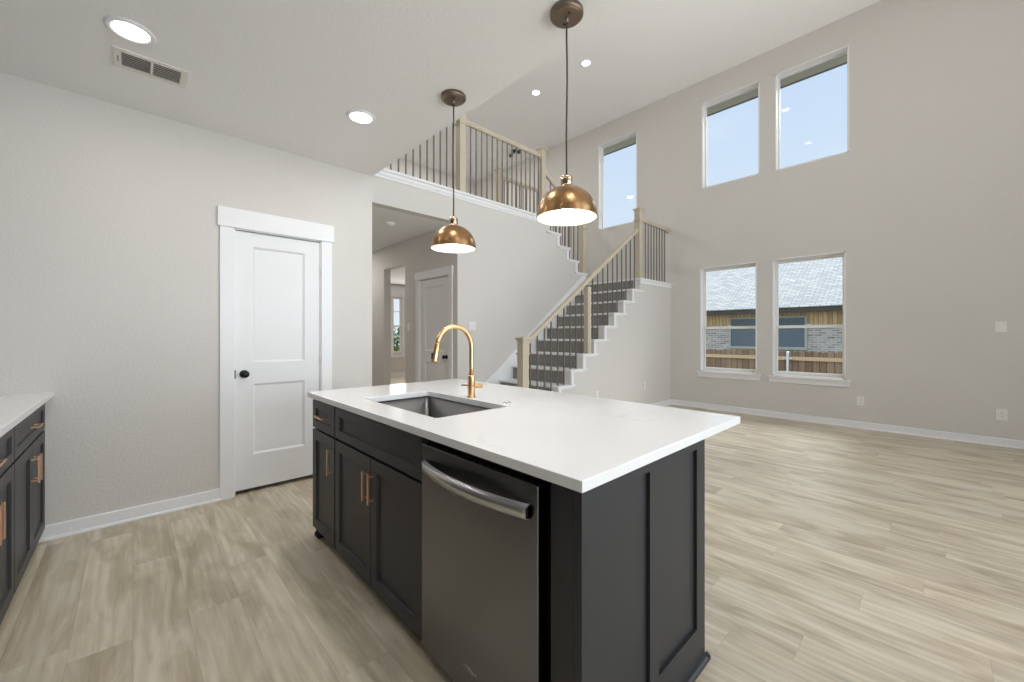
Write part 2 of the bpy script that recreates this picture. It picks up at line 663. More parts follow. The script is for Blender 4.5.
def wall_holes(mb, u0, u1, z0, z1, t0, t1, holes):
    """slab in local (x=u, z) between depth t0 and t1 with rectangular holes, clean reveals"""
    us = sorted({u0, u1} | {h[0] for h in holes} | {h[1] for h in holes})
    zs = sorted({z0, z1} | {h[2] for h in holes} | {h[3] for h in holes})
    us = [u for u in us if u0 <= u <= u1]
    zs = [z for z in zs if z0 <= z <= z1]

    def solid(i, j):
        if i < 0 or j < 0 or i >= len(us) - 1 or j >= len(zs) - 1:
            return False
        cu, cz = (us[i] + us[i + 1]) / 2, (zs[j] + zs[j + 1]) / 2
        return not any(h[0] < cu < h[1] and h[2] < cz < h[3] for h in holes)
    for i in range(len(us) - 1):
        for j in range(len(zs) - 1):
            if not solid(i, j):
                continue
            a, b, c, d = us[i], us[i + 1], zs[j], zs[j + 1]
            mb.quad((a, t0, c), (b, t0, c), (b, t0, d), (a, t0, d))
            mb.quad((a, t1, c), (a, t1, d), (b, t1, d), (b, t1, c))
            if not solid(i - 1, j):
                mb.quad((a, t0, c), (a, t0, d), (a, t1, d), (a, t1, c))
            if not solid(i + 1, j):
                mb.quad((b, t0, c), (b, t1, c), (b, t1, d), (b, t0, d))
            if not solid(i, j - 1):
                mb.quad((a, t0, c), (a, t1, c), (b, t1, c), (b, t0, c))
            if not solid(i, j + 1):
                mb.quad((a, t0, d), (b, t0, d), (b, t1, d), (a, t1, d))
    return mb


# ------------------------------------------------------------------ key measures (metres)
H1 = 2.743           # low ceiling
H2 = 5.55            # tall ceiling
F2 = 3.150           # upper floor
YA = 3.69            # pantry wall face
YH = 4.40            # hall / stair wall face
XB = 7.02            # window wall face
XE = 1.655           # where the kitchen ceiling and the pantry wall end
XH = 3.152           # hall's right wall face
YS = 3.29            # outer face of the lower flight
LOFT = 5.47
RISE = 0.196
UP = (F2 - RISE * 11) / 5      # riser of the upper flight
lvl = lambda k: RISE * k if k <= 11 else RISE * 11 + UP * (k - 11)
RUN = 0.2529
R = {11: 5.93}
for k in range(10, 0, -1):
    R[k] = R[k + 1] - RUN
RU = {12: 6.00, 13: 5.752, 14: 5.504, 15: 5.256, 16: 5.008}

# ------------------------------------------------------------------ room shell
struct(MB().box(-1.15, 7.17, -3.5, 11.2, -0.05, 0.0).build('floor', 'floor'))
struct(MB().box(-1.15, XE, -3.5, YA + 0.12, H1, H1 + 0.10).build('ceiling_kitchen', 'ceiling'))
struct(MB().box(XE - 0.12, 7.17, -3.5, 9.1, H2, H2 + 0.1).build('ceiling_tall', 'ceiling'))
struct(MB().box(1.54, XH + 0.12, YH + 0.12, 11.06, H1, F2 - 0.02).build('ceiling_hall', 'ceiling'))
struct(MB().box(XH + 0.12, 5.0, YH + 0.10, 11.06, H1, F2 - 0.02).build('ceiling_foyer', 'ceiling'))
struct(MB().box(5.0, 7.02, LOFT + 0.06, 11.06, H1, F2 - 0.02).build('ceiling_study', 'ceiling'))
mb = MB()
mb.box(XE, 5.008, YH + 0.10, LOFT + 0.06, F2 - 0.02, F2)
mb.box(XE, 7.02, LOFT + 0.06, 9.0, F2 - 0.02, F2)
struct(mb.build('floor_upper', 'carpet'))

# pantry wall with its doorway
PD0, PD1, PDZ = 0.563, 1.192, 2.052
mb = wall_holes(MB(), -1.15, XE, 0, H1, YA, YA + 0.12, [(PD0, PD1, -1, PDZ)])
struct(mb.build('wall_left', 'wall'))
struct(MB().box(XE - 0.12, XE, YA + 0.12, 11.06, 0, H1).build('wall_hall_left', 'wall'))
mb = MB()
mb.box(0.4, 1.535, YA + 0.70, YA + 0.75, 0, H1)
mb.box(0.35, 0.40, YA + 0.12, YA + 0.75, 0, H1)
mb.box(0.4, 1.535, YA + 0.12, YA + 0.70, H1 - 0.02, H1)
struct(mb.build('wall_pantry', 'wall'))
struct(MB().box(-1.15, -1.03, -3.5, YA, 0, H1).build('wall_kitchen', 'bounce_cut_grey'))  # unseen wall, darkened to hold back bounced light
struct(MB().box(XE - 0.12, XE, -3.5, 9.0, H1 + 0.10, H2).build('wall_upper_left', 'wall'))
struct(MB().box(XE, 7.02, 9.0, 9.12, F2, H2).build('wall_upper_back', 'wall'))

# window wall
WL = [(1.921, 2.779, 0.625, 2.375), (0.858, 1.716, 0.625, 2.375)]
WU = [(3.952, 4.83, 3.41, 5.165), (1.885, 2.752, 3.712, 5.158), (0.822, 1.680, 3.698, 5.150)]
wb = MB((XB, 0, 0), (0, 1, 0), (1, 0, 0))
wall_holes(wb, -3.5, 11.06, 0, H2, 0, 0.15, WL + WU)
struct(wb.build('wall_right', 'wall'))

# rear wall with the patio doors and clerestory (behind the camera), plus an added opening at the kitchen fill
mb = wall_holes(MB(), -1.15, 7.17, 0, H2, -3.5, -3.38, [(2.3, 5.7, 0.12, 2.45), (2.3, 5.7, 3.5, 5.0), (-0.7, 1.5, 0.8, 2.3)])
struct(mb.build('wall_rear', 'wall'))

# hall / stair wall: header over the hall and the stair side below the upper flight
poly = [(XE, H1), (XE, F2 - 0.07), (RU[16] - 0.009, F2 - 0.07)]
for k in (16, 15, 14, 13, 12):
    poly.append((RU[k] - 0.009, lvl(k - 1) - 0.028))
    if k > 12:
        poly.append((RU[k - 1] - 0.009, lvl(k - 1) - 0.028))
poly += [(XB, RISE * 11 - 0.028), (XB, 0), (XH, 0), (XH, H1)]
struct(MB().prism(poly, YH, YH + 0.12).build('wall_back', 'wall'))
# hall right wall with its doorway and the opening to the front room
HD0, HD1 = 4.60, 5.37
mb = MB((XH, 0, 0), (0, 1, 0), (1, 0, 0))
wall_holes(mb, YH + 0.12, 11.06, 0, H1, 0, 0.12, [(HD0, HD1, -1, 2.062), (5.815, 6.556, -1, 2.365)])
struct(mb.build('wall_hall_right', 'wall'))
mb = wall_holes(MB(), XE, 7.17, 0, H1, 11.06, 11.2, [(5.60, 5.88, 0.72, 2.36)])
struct(mb.build('wall_front', 'wall'))
struct(MB().box(XH + 0.12, 4.6, 5.55, 5.62, 0, H1).build('wall_closet', 'wall'))
# wall carrying the lower flight and the landing
poly = [(R[1] + 0.009, 0)]
for k in range(1, 12):
    poly.append((R[k] + 0.009, RISE * k - 0.028))
    if k < 11:
        poly.append((R[k + 1] + 0.009, RISE * k - 0.028))
poly += [(XB, RISE * 11 - 0.028), (XB, 0)]
struct(MB().prism(poly, YS, YS + 0.10).build('wall_stair', 'wall'))
# stairwell back wall below the loft
struct(MB().box(5.0, XB, LOFT, LOFT + 0.06, 0, F2 - 0.02).build('wall_stairwell', 'wall'))


# baseboards
def baseboard(name, p0, p1, nrm, h=0.088, t=0.014):
    d = Vector(p1) - Vector(p0)
    prof = [(0, 0), (t + 0.012, 0), (t + 0.012, 0.009), (t + 0.004, 0.017), (t, 0.018), (t, h - 0.006), (t - 0.005, h), (0, h)]
    return struct(MB().sweep(prof, p0, p1, nrm).build(name, 'white'))


baseboard('baseboard_left', (-0.42, YA, 0), (0.478, YA, 0), (0, -1, 0))
baseboard('baseboard_left_end', (1.29, YA, 0), (XE + 0.014, YA, 0), (0, -1, 0))
baseboard('baseboard_right', (XB, -3.38, 0), (XB, YS, 0), (-1, 0, 0))
baseboard('baseboard_stair', (R[1], YS, 0), (XB, YS, 0), (0, -1, 0))
baseboard('baseboard_hall', (XH, 5.50, 0), (XH, 5.815, 0), (-1, 0, 0))
baseboard('baseboard_front', (XE, 11.06, 0), (XB, 11.06, 0), (0, -1, 0), 0.13)
baseboard('baseboard_back', (XH, YH, 0), (R[1] + 0.1, YH, 0), (0, -1, 0))


# ------------------------------------------------------------------ doors
def two_panel_door(root, mk, w, z0, z1, y_face, knob_x, hinge_x, hinge_z):
    """door leaf, casing, knob, hinges; mk() gives a fresh builder in the door's local frame"""
    mb = mk()
    # leaf with two recessed panels (face toward local -y: y runs outward as +)
    x0, x1 = 0, w
    s, t = 0.118, 0.035
    xs = [x0, x0 + s, x1 - s, x1]
    zp = [z0, z0 + 0.262, z0 + 0.818, z0 + 0.985, z1 - 0.108, z1]
    for i in range(3):
        for j in range(5):
            a, b, c, d = xs[i], xs[i + 1], zp[j], zp[j + 1]
            if i == 1 and j in (1, 3):
                l, q = 0.016, 0.012
                o = [(a, y_face, c), (b, y_face, c), (b, y_face, d), (a, y_face, d)]
                n = [(a + l, y_face - q, c + l), (b - l, y_face - q, c + l), (b - l, y_face - q, d - l), (a + l, y_face - q, d - l)]
                for k in range(4):
                    r = (k + 1) % 4
                    mb.quad(o[k], o[r], n[r], n[k])
                mb.quad(*n)
            else:
                mb.quad((a, y_face, c), (b, y_face, c), (b, y_face, d), (a, y_face, d))
    yb = y_face - t
    mb.quad((x0, yb, z0), (x0, yb, z1), (x1, yb, z1), (x1, yb, z0))
    mb.quad((x0, y_face, z0), (x0, y_face, z1), (x0, yb, z1), (x0, yb, z0))
    mb.quad((x1, y_face, z0), (x1, yb, z0), (x1, yb, z1), (x1, y_face, z1))
    mb.quad((x0, y_face, z1), (x1, y_face, z1), (x1, yb, z1), (x0, yb, z1))
    mb.quad((x0, y_face, z0), (x0, yb, z0), (x1, yb, z0), (x1, y_face, z0))
    leaf = mb.build('door_leaf', 'door', root)
    # knob: rose, neck, ball
    kb = mk()
    kz = 0.932
    q = MB(kb.o + kb.a * knob_x + kb.b * y_face + kb.c * kz, kb.a, kb.c, kb.b)
    q.lathe(0, 0, [(0, 0), (0.030, 0), (0.030, 0.005), (0.026, 0.009), (0.012, 0.010), (0.011, 0.030), (0.018, 0.034), (0.026, 0.041), (0.028, 0.050), (0.025, 0.058), (0.016, 0.064), (0, 0.066)], 28)
    kn = q.build('door_knob', 'black', leaf)
    kn['label'] = 'round black door knob'
    for hz in hinge_z:
        hb = mk()
        hb.tube([(hinge_x, y_face + 0.006, hz - 0.045), (hinge_x, y_face + 0.006, hz + 0.045)], 0.007, 10)
        hb.box(hinge_x - 0.012, hinge_x + 0.012, y_face - 0.002, y_face + 0.003, hz - 0.044, hz + 0.044)
        hb.build('hinge', 'white', leaf)
    return leaf


def casing(root, mk, x0, x1, ztop, leg=0.09, head=0.145, ear=0.014):
    c = mk()
    c.box(x0 - leg, x0, 0, 0.018, 0, ztop)
    c.build('casing_leg', 'white', root, 0.002)
    c = mk()
    c.box(x1, x1 + leg, 0, 0.018, 0, ztop)
    c.build('casing_leg', 'white', root, 0.002)
    c = mk()
    c.box(x0 - leg - ear, x1 + leg + ear, 0, 0.026, ztop, ztop + head)
    c.build('casing_head', 'white', root, 0.002)
    j = mk()
    j.box(x0, x0 + 0.008, -0.118, 0.0, 0, ztop)
    j.box(x1 - 0.008, x1, -0.118, 0.0, 0, ztop)
    j.box(x0, x1, -0.118, 0.0, ztop - 0.008, ztop)
    j.build('jamb', 'white', root)


d1 = struct(empty('door_1', (PD0, YA, 0)))
mk1 = lambda: MB((PD0 + 0.007, YA, 0), (1, 0, 0), (0, -1, 0))
two_panel_door(d1, mk1, PD1 - PD0 - 0.014, 0.032, 2.038, -0.012, 0.060, PD1 - PD0 - 0.010, (0.25, 1.04, 1.82))
MBs = lambda: MB((0, YA, 0), (1, 0, 0), (0, -1, 0))
casing(d1, MBs, PD0, PD1, PDZ)
lt = MB((0, YA, 0), (1, 0, 0), (0, -1, 0))
lt.box(PD0 - 0.001, PD0 + 0.012, -0.014, 0.002, 0.90, 0.965)
o = lt.build('strike_plate', 'slot', d1)

d2 = struct(empty('door_2', (XH, HD0, 0)))
mk2 = lambda: MB((XH, HD1 - 0.010, 0), (0, -1, 0), (-1, 0, 0))
two_panel_door(d2, mk2, HD1 - HD0 - 0.020, 0.022, 2.048, -0.012, HD1 - HD0 - 0.085, 0.006, (0.25, 1.04, 1.82))
casing(d2, lambda: MB((XH, 0, 0), (0, 1, 0), (-1, 0, 0)), HD0, HD1, 2.062, 0.095, 0.115, 0.012)


# ------------------------------------------------------------------ windows in the right wall
def window(n, y0, y1, z0, z1, split=None, sill=False):
    root = struct(empty('window_%d' % n, (XB, (y0 + y1) / 2, z0)))
    mk = lambda: MB((XB, 0, 0), (0, 1, 0), (1, 0, 0))
    j = mk()
    t = 0.018
    j.box(y0, y0 + t, -0.004, 0.11, z0, z1)
    j.box(y1 - t, y1, -0.004, 0.11, z0, z1)
    j.box(y0, y1, -0.004, 0.11, z1 - t, z1)
    j.box(y0, y1, -0.004, 0.11, z0, z0 + t)
    j.build('jamb_liner', 'white', root)
    f = mk()
    a, w = t, 0.016
    Y0, Y1, Z0, Z1 = y0 + a, y1 - a, z0 + a, z1 - a
    f.box(Y0, Y0 + w, 0.104, 0.148, Z0, Z1)
    f.box(Y1 - w, Y1, 0.104, 0.148, Z0, Z1)
    f.box(Y0 + w, Y1 - w, 0.104, 0.148, Z1 - w, Z1)
    f.box(Y0 + w, Y1 - w, 0.104, 0.148, Z0, Z0 + w)
    fr = f.build('window_frame', 'vinyl', root, 0.003)
    g0, g1, h0, h1 = Y0 + w, Y1 - w, Z0 + w, Z1 - w
    if split:
        q = 0.015
        s = mk()
        s.box(g0 + q, g1 - q, 0.098, 0.122, split - 0.022, split + 0.022)
        s.box(g0, g0 + q, 0.100, 0.122, h0, split + 0.022)
        s.box(g1 - q, g1, 0.100, 0.122, h0, split + 0.022)
        s.box(g0 + q, g1 - q, 0.100, 0.122, h0, h0 + 0.034)
        sa = s.build('lower_sash', 'vinyl', root, 0.002)
        mk().box(g0 + q, g1 - q, 0.108, 0.112, h0 + 0.034, split - 0.022).build('pane', 'glass', sa)
        s = mk()
        s.box(g0, g0 + q, 0.124, 0.146, split - 0.022, h1)
        s.box(g1 - q, g1, 0.124, 0.146, split - 0.022, h1)
        s.box(g0 + q, g1 - q, 0.124, 0.146, h1 - 0.022, h1)
        s.box(g0 + q, g1 - q, 0.124, 0.146, split - 0.022, split + 0.010)
        sa = s.build('upper_sash', 'vinyl', root, 0.002)
        mk().box(g0 + q, g1 - q, 0.132, 0.136, split + 0.010, h1 - 0.022).build('pane', 'glass', sa)
        lk = mk()
        lk.box((g0 + g1) / 2 - 0.025, (g0 + g1) / 2 + 0.025, 0.092, 0.12, split + 0.0225, split + 0.034)
        lk.build('sash_lock', 'vinyl', sa)
    else:
        mk().box(g0, g1, 0.126, 0.130, h0, h1).build('pane', 'glass', fr)
    if sill:
        s = mk()
        s.box(y0 - 0.05, y1 + 0.05, -0.040, 0.0, z0 - 0.018, z0 + 0.004)
        s.box(y0 + t, y1 - t, 0.0, 0.104, z0 + t, z0 + t + 0.002)
        s.build('window_sill', 'white', root, 0.003)
        s = mk()
        s.box(y0 - 0.04, y1 + 0.04, -0.018, 0.0, z0 - 0.092, z0 - 0.018)
        s.build('apron', 'white', root, 0.002)
    return root


window(1, *WL[0], split=1.36, sill=True)
window(2, *WL[1], split=1.36, sill=True)
window(3, *WU[0])
window(4, *WU[1])
window(5, *WU[2])

# window of the front room, seen through the hall
w6 = struct(empty('window_6', (5.74, 11.06, 0.72)))
mb = MB()
mb.box(5.52, 5.60, 11.03, 11.06, 0.66, 2.36)
mb.box(5.88, 5.96, 11.03, 11.06, 0.66, 2.36)
mb.box(5.50, 5.98, 11.02, 11.06, 2.36, 2.72)
mb.box(5.50, 5.98, 11.0, 11.06, 0.58, 0.66)
mb.build('casing', 'white', w6)
mb = MB()
mb.box(5.60, 5.63, 11.08, 11.13, 0.72, 2.36)
mb.box(5.85, 5.88, 11.08, 11.13, 0.72, 2.36)
mb.box(5.63, 5.85, 11.08, 11.13, 2.32, 2.36)
mb.box(5.63, 5.85, 11.08, 11.13, 0.72, 0.76)
mb.box(5.63, 5.85, 11.08, 11.13, 1.48, 1.53)
mb.box(5.63, 5.85, 11.09, 11.12, 1.93, 1.95)
fr6 = mb.build('window_frame', 'vinyl', w6)
MB().box(5.63, 5.85, 11.10, 11.104, 0.76, 2.32).build('pane', 'glass', fr6)

# ------------------------------------------------------------------ staircase
st = thing('staircase', (3.49, 3.85, 0), 'white and dark-carpeted staircase climbing from behind the island to the upper floor', 'staircase')
for k in range(1, 11):
    z = RISE * k
    mb = MB()
    mb.box(R[k] - 0.03, R[k + 1], YS - 0.0, YH, z - 0.028, z)
    mb.box(R[k] - 0.03, R[k + 1] + 0.075, YS - 0.032, YS, z - 0.028, z)
    mb.box(R[k] - 0.012, R[k + 1] + 0.018, YS - 0.014, YS, z - 0.046, z - 0.028)
    mb.box(R[k], R[k] + 0.055, YS - 0.012, YS, z - RISE, z - 0.028)
    mb.build('tread', 'white', st, 0.004)
for k in range(1, 12):
    z = RISE * k
    mb = MB()
    mb.box(R[k], R[k] + 0.018, YS, YH, z - RISE, z - 0.028)
    ri = mb.build('riser', 'riser', st)
    mb = MB()
    mb.box(R[k] - 0.010, R[k], YS + 0.115, YH - 0.03, z - RISE, z - 0.029)
    ca = mb.build('carpet_strip', 'carpet', ri)
    ca['label'] = 'dark taupe carpet covering the riser'
zl = RISE * 11
mb = MB()
mb.box(R[11] - 0.03, XB, YS, LOFT, zl - 0.028, zl)
mb.box(R[11] - 0.03, XB, YS - 0.032, YS, zl - 0.028, zl)
mb.box(R[11] - 0.012, XB, YS - 0.016, YS, zl - 0.085, zl - 0.028)
mb.build('landing', 'white', st, 0.004)
for k in range(12, 16):
    z = lvl(k)
    mb = MB()
    mb.box(RU[k + 1], RU[k] + 0.03, YH, LOFT, z - 0.028, z)
    mb.box(RU[k + 1] - 0.085, RU[k] + 0.03, YH - 0.032, YH, z - 0.028, z)
    mb.box(RU[k + 1] - 0.018, RU[k] + 0.012, YH - 0.014, YH, z - 0.046, z - 0.028)
    mb.box(RU[k] - 0.062, RU[k], YH - 0.012, YH, z - UP, z - 0.028)
    mb.build('tread', 'white', st, 0.004)
for k in range(12, 17):
    z = lvl(k)
    mb = MB()
    mb.box(RU[k] - 0.018, RU[k], YH - 0.003, LOFT, z - UP, z - 0.028)
    ri = mb.build('riser', 'riser', st)
    mb = MB()
    mb.box(RU[k], RU[k] + 0.010, YH + 0.115, LOFT - 0.03, z - UP, z - 0.029)
    mb.build('carpet_strip', 'carpet', ri)
# skirt board along the wall side of the lower flight
sl = RISE / RUN
mb = MB()
mb.prism([(R[1] - 0.16, 0), (R[1] - 0.16, 0.10), (R[1] - 0.03, 0.36), (R[11], 0.36 + (R[11] - R[1] + 0.03) * sl), (R[11], zl), (R[1] + 0.3, 0)], YH - 0.014, YH)
mb.build('skirt_board', 'white', st)

# balcony edge trim
mb = MB()
prof = [(0, 3.045), (0.012, 3.045), (0.016, 3.065), (0.030, 3.085), (0.030, 3.118), (0.052, 3.122), (0.052, 3.150), (-0.10, 3.150), (-0.10, 3.11), (0, 3.11)]
mb.sweep(prof, (XE, YH, 0), (RU[16] + 0.03, YH, 0), (0, -1, 0))
o = struct(mb.build('trim_balcony', 'white', None, 0.002))


# ------------------------------------------------------------------ railings
def newel(root, x, y, zb, zt, w=0.098, name='newel_post'):
    h = w / 2
    mb = MB((x, y, 0))
    mb.box(-h, h, -h, h, zb, zt - 0.05)
    o = mb.build(name, 'newel', root, 0.003)
    c = MB((x, y, 0))
    c.box(-h - 0.010, h + 0.010, -h - 0.010, h + 0.010, zt - 0.055, zt - 0.040)
    c.box(-h - 0.020, h + 0.020, -h - 0.020, h + 0.020, zt - 0.040, zt - 0.020)
    b = h + 0.016
    i = [c.p(-b, -b, zt - 0.02), c.p(b, -b, zt - 0.02), c.p(b, b, zt - 0.02), c.p(-b, b, zt - 0.02), c.p(0, 0, zt)]
    for k in range(4):
        c.face([i[k], i[(k + 1) % 4], i[4]])
    c.face([i[3], i[2], i[1], i[0]])
    c.build('newel_cap', 'newel', o, 0.002)
    b = MB((x, y, 0))
    b.box(-h - 0.010, h + 0.010, -h - 0.010, h + 0.010, zt - 0.215, zt - 0.197)
    b.box(-h - 0.005, h + 0.005, -h - 0.005, h + 0.005, zt - 0.225, zt - 0.215)
    b.build('newel_collar', 'newel', o, 0.002)
    return o


RAILP = [(-0.020, -0.066), (0.020, -0.066), (0.024, -0.052), (0.032, -0.040), (0.033, -0.016), (0.026, -0.004), (0.012, 0.0), (-0.012, 0.0), (-0.026, -0.004), (-0.033, -0.016), (-0.032, -0.040), (-0.024, -0.052)]


def rail(root, p0, p1):
    d = (Vector(p1) - Vector(p0))
    side = Vector((-d.y, d.x, 0)).normalized()
    mb = MB()
    mb.sweep(RAILP, p0, p1, side)
    return mb.build('handrail', 'newel', root)


def baluster(root, x, y, zb, zt, w=0.0148):
    h = w / 2
    mb = MB((x, y, 0))
    mb.box(-h, h, -h, h, zb, zt)
    return mb.build('baluster', 'iron', root)


YN = YS + 0.055
ls = thing('lower_stair_railing', (3.31, YN, 0), 'taupe railing of the lower flight with iron balusters, turning along the landing', 'railing')
newel(ls, 3.335, YN, 0.0, 1.225)
newel(ls, 5.985, YN, zl, 3.305)
mp_ = newel(ls, 4.60, YN, RISE * 5, 1.955, 0.075, 'newel_post')
for ch in list(mp_.children):
    bpy.data.objects.remove(ch)
rp0, rp1 = Vector((3.384, YN, 1.170)), Vector((5.936, YN, 2.965))
rail(ls, rp0, rp1)
for k in range(1, 11):
    for j in range(2):
        x = R[k] + 0.055 + 0.124 * j
        if abs(x - 4.60) < 0.05 or x < 3.40:
            continue
        t = (x - rp0.x) / (rp1.x - rp0.x)
        baluster(ls, x, YN, RISE * k, rp0.z + t * (rp1.z - rp0.z) - 0.055)
rail(ls, (6.034, YN, 3.165), (XB - 0.022, YN, 3.165))
ro = MB((XB, YN, 3.132), (0, 1, 0), (0, 0, 1), (-1, 0, 0))
ro.lathe(0, 0, [(0, 0.024), (0.046, 0.024), (0.052, 0.016), (0.052, 0.0), (0, 0)], 24)
ro.build('rosette', 'newel', ls)
x = 6.11
while x < 6.98:
    baluster(ls, x, YN, zl, 3.11)
    x += 0.098

YU = YH + 0.045
br_ = thing('balcony_railing', (3.2, YU, 3.15), 'taupe balcony railing with iron balusters on the upper floor edge above the hall', 'railing')
newel(br_, 3.24, YU, 3.15, 4.30)
newel(br_, 4.86, YU, 3.15, 4.30)
rail(br_, (XE + 0.01, YU, 4.185), (3.191, YU, 4.185))
rail(br_, (3.289, YU, 4.185), (4.811, YU, 4.185))
x = 1.73
while x < 4.80:
    if abs(x - 3.24) > 0.075:
        baluster(br_, x, YU, 3.15, 4.13)
    x += 0.0985

us = thing('upper_stair_railing', (5.95, YU, lvl(12)), 'short sloping taupe railing of the upper flight, below the balcony corner', 'railing')
newel(us, 5.965, YU, lvl(12), 3.38)
u0, u1 = Vector((4.909, YU, 3.965)), Vector((5.916, YU, 3.330))
rail(us, u0, u1)
for k in range(12, 16):
    for j in range(2):
        x = RU[k + 1] + 0.07 + 0.124 * j
        if x > 5.83:
            continue
        t = (x - u0.x) / (u1.x - u0.x)
        baluster(us, x, YU, lvl(k), u0.z + t * (u1.z - u0.z) - 0.055)

YL = LOFT + 0.03
lg = thing('loft_guard_railing', (4.9, YL, F2), 'far taupe guard railing seen through the balcony balusters, beyond the stairwell', 'railing')
newel(lg, 4.87, YL, F2, 4.29, 0.10)
rail(lg, (4.92, YL, 4.165), (XB - 0.01, YL, 4.165))
x = 4.99
while x < 6.98:
    baluster(lg, x, YL, F2, 4.11)
    x += 0.0985


# ------------------------------------------------------------------ cabinets
def bar_pull(root, mk, vertical, x, z, length, y0, proj=0.032):
    """square bar pull; local x across, y outward, z up"""
    h = length / 2
    w = 0.0048
    mb = mk()
    if vertical:
        mb.box(x - w, x + w, y0 + proj - 0.010, y0 + proj, z - h, z + h)
        for q in (-1, 1):
            mb.box(x - w * 0.8, x + w * 0.8, y0, y0 + proj - 0.010, z + q * (h - 0.014) - w * 0.8, z + q * (h - 0.014) + w * 0.8)
    else:
        mb.box(x - h, x + h, y0 + proj - 0.010, y0 + proj, z - w, z + w)
        for q in (-1, 1):
            mb.box(x + q * (h - 0.014) - w * 0.8, x + q * (h - 0.014) + w * 0.8, y0, y0 + proj - 0.010, z - w * 0.8, z + w * 0.8)
    o = mb.build('bar_pull', 'copper', root, 0.0012)
    o['label'] = 'brushed copper bar pull'
    return o


XF = 0.805    # front plane of the island's doors
mkI = lambda: MB((XF, 0, 0), (0, 1, 0), (-1, 0, 0))
TOP = 0.855   # underside of the worktop
g = 0.004


def carcass(root, y0, y1, x0, x1, toe, z0=0.055, z1=TOP):
    mb = MB()
    t = 0.016
    mb.box(x0, x1, y0, y0 + t, z0, z1)
    mb.box(x0, x1, y1 - t, y1, z0, z1)
    mb.box(x0, x1, y0 + t, y1 - t, z0, z0 + t)
    xb0, xb1 = (x1 - t, x1) if x1 > x0 and toe > x0 else (x0, x0 + t)
    mb.box(xb0, xb1, y0 + t, y1 - t, z0, z1)
    return mb.build('carcass', 'charcoal', root)


def toe_board(root, y0, y1, xa, xb, h=0.06):
    return MB().box(xa, xb, y0, y1, 0, h).build('toe_kick', 'gap', root)


# island: narrow cabinet
nc = thing('narrow_base_cabinet', (1.19, 2.45, 0), 'narrow charcoal island cabinet with one drawer over one door, at the far end', 'cabinet')
carcass(nc, 2.268, 2.622, XF + 0.021, 1.585, 0.86)
MB().box(XF + 0.021, XF + 0.04, 2.284, 2.606, 0.655, 0.672).build('front_rail', 'gap', nc)
toe_board(nc, 2.268, 2.60, 0.848, 0.862, 0.055)
mb = MB()
mb.box(0.815, 0.862, 2.565, 2.640, 0, 0.022)
mb.box(0.822, 0.862, 2.575, 2.632, 0.022, 0.055)
mb.build('foot', 'gap', nc, 0.004)
dr = mkI().shaker(2.268 + g, 2.638, 0.672, 0.838, -0.02, 0, 0.055, 0.045).build('drawer', 'charcoal', nc, 0.0015)
bar_pull(dr, mkI, False, 2.455, 0.755, 0.13, 0)
do = mkI().shaker(2.268 + g, 2.638, 0.062, 0.660, -0.02, 0, 0.058).build('cabinet_door', 'charcoal', nc, 0.0015)
bar_pull(do, mkI, True, 2.302, 0.53, 0.14, 0)

# island: sink base
sb = thing('sink_base_cabinet', (1.19, 1.81, 0), 'charcoal sink base cabinet with false drawer front over a pair of doors', 'cabinet')
carcass(sb, 1.352, 2.264, XF + 0.021, 1.585, 0.86)
MB().box(XF + 0.021, XF + 0.04, 1.368, 2.248, 0.650, 0.680).build('front_rail', 'gap', sb)
toe_board(sb, 1.352, 2.264, 0.848, 0.862, 0.055)
mkI().shaker(1.358, 2.264 - g, 0.672, 0.838, -0.02, 0, 0.058, 0.045).build('false_drawer_front', 'charcoal', sb, 0.0015)
do = mkI().shaker(1.813, 2.264 - g, 0.062, 0.660, -0.02, 0, 0.058).build('cabinet_door', 'charcoal', sb, 0.0015)
bar_pull(do, mkI, True, 1.838, 0.53, 0.14, 0)
do = mkI().shaker(1.358, 1.809, 0.062, 0.660, -0.02, 0, 0.058).build('cabinet_door', 'charcoal', sb, 0.0015)
bar_pull(do, mkI, True, 1.778, 0.53, 0.14, 0)

# island: dishwasher
DY0, DY1 = 0.740, 1.338
dw = thing('dishwasher', (1.1, 1.05, 0), 'stainless steel dishwasher with curved bar handle, built into the island', 'dishwasher')
MB().box(0.835, 1.42, DY0 + 0.004, DY1 - 0.004, 0.06, 0.845).build('tub_body', 'gap', dw)
MB().box(0.87, 0.90, DY0 + 0.004, DY1 - 0.004, 0.0, 0.06).build('kick_plate', 'gap', dw)
dd = mkI().box(DY0, DY1, -0.03, 0.012, 0.056, 0.823).build('dishwasher_door', 'stainless', dw, 0.003)
# bowed handle: a flat band swelling away from the door between its two ends
hb = mkI()
N = 28
ya, yb_ = DY0 + 0.030, DY1 - 0.022
zc, hh = 0.746, 0.0215
rings = []
for i in range(N + 1):
    t = i / N
    y = ya + (yb_ - ya) * t
    bow = 0.012 + 0.036 * math.sin(math.pi * t) ** 0.8
    rings.append([hb.p(y, 0.012 + bow - 0.012, zc - hh), hb.p(y, 0.012 + bow, zc - hh + 0.004), hb.p(y, 0.012 + bow, zc + hh - 0.004), hb.p(y, 0.012 + bow - 0.012, zc + hh)])
for i in range(N):
    for k in range(4):
        q = (k + 1) % 4
        hb.face([rings[i][k], rings[i][q], rings[i + 1][q], rings[i + 1][k]], k == 1)
hb.face(rings[0])
hb.face(rings[-1][::-1])
hb.box(ya, ya + 0.014, 0.012, 0.022, zc - hh + 0.004, zc + hh - 0.004)
hb.box(yb_ - 0.014, yb_, 0.012, 0.022, zc - hh + 0.004, zc + hh - 0.004)
hd = hb.build('dishwasher_handle', 'handle_steel', dd)
mb = mkI()
mb.box(ya - 0.0015, ya + 0.001, 0.020, 0.027, zc - 0.014, zc + 0.014)
mb.build('handle_end_slot', 'gap', hd)
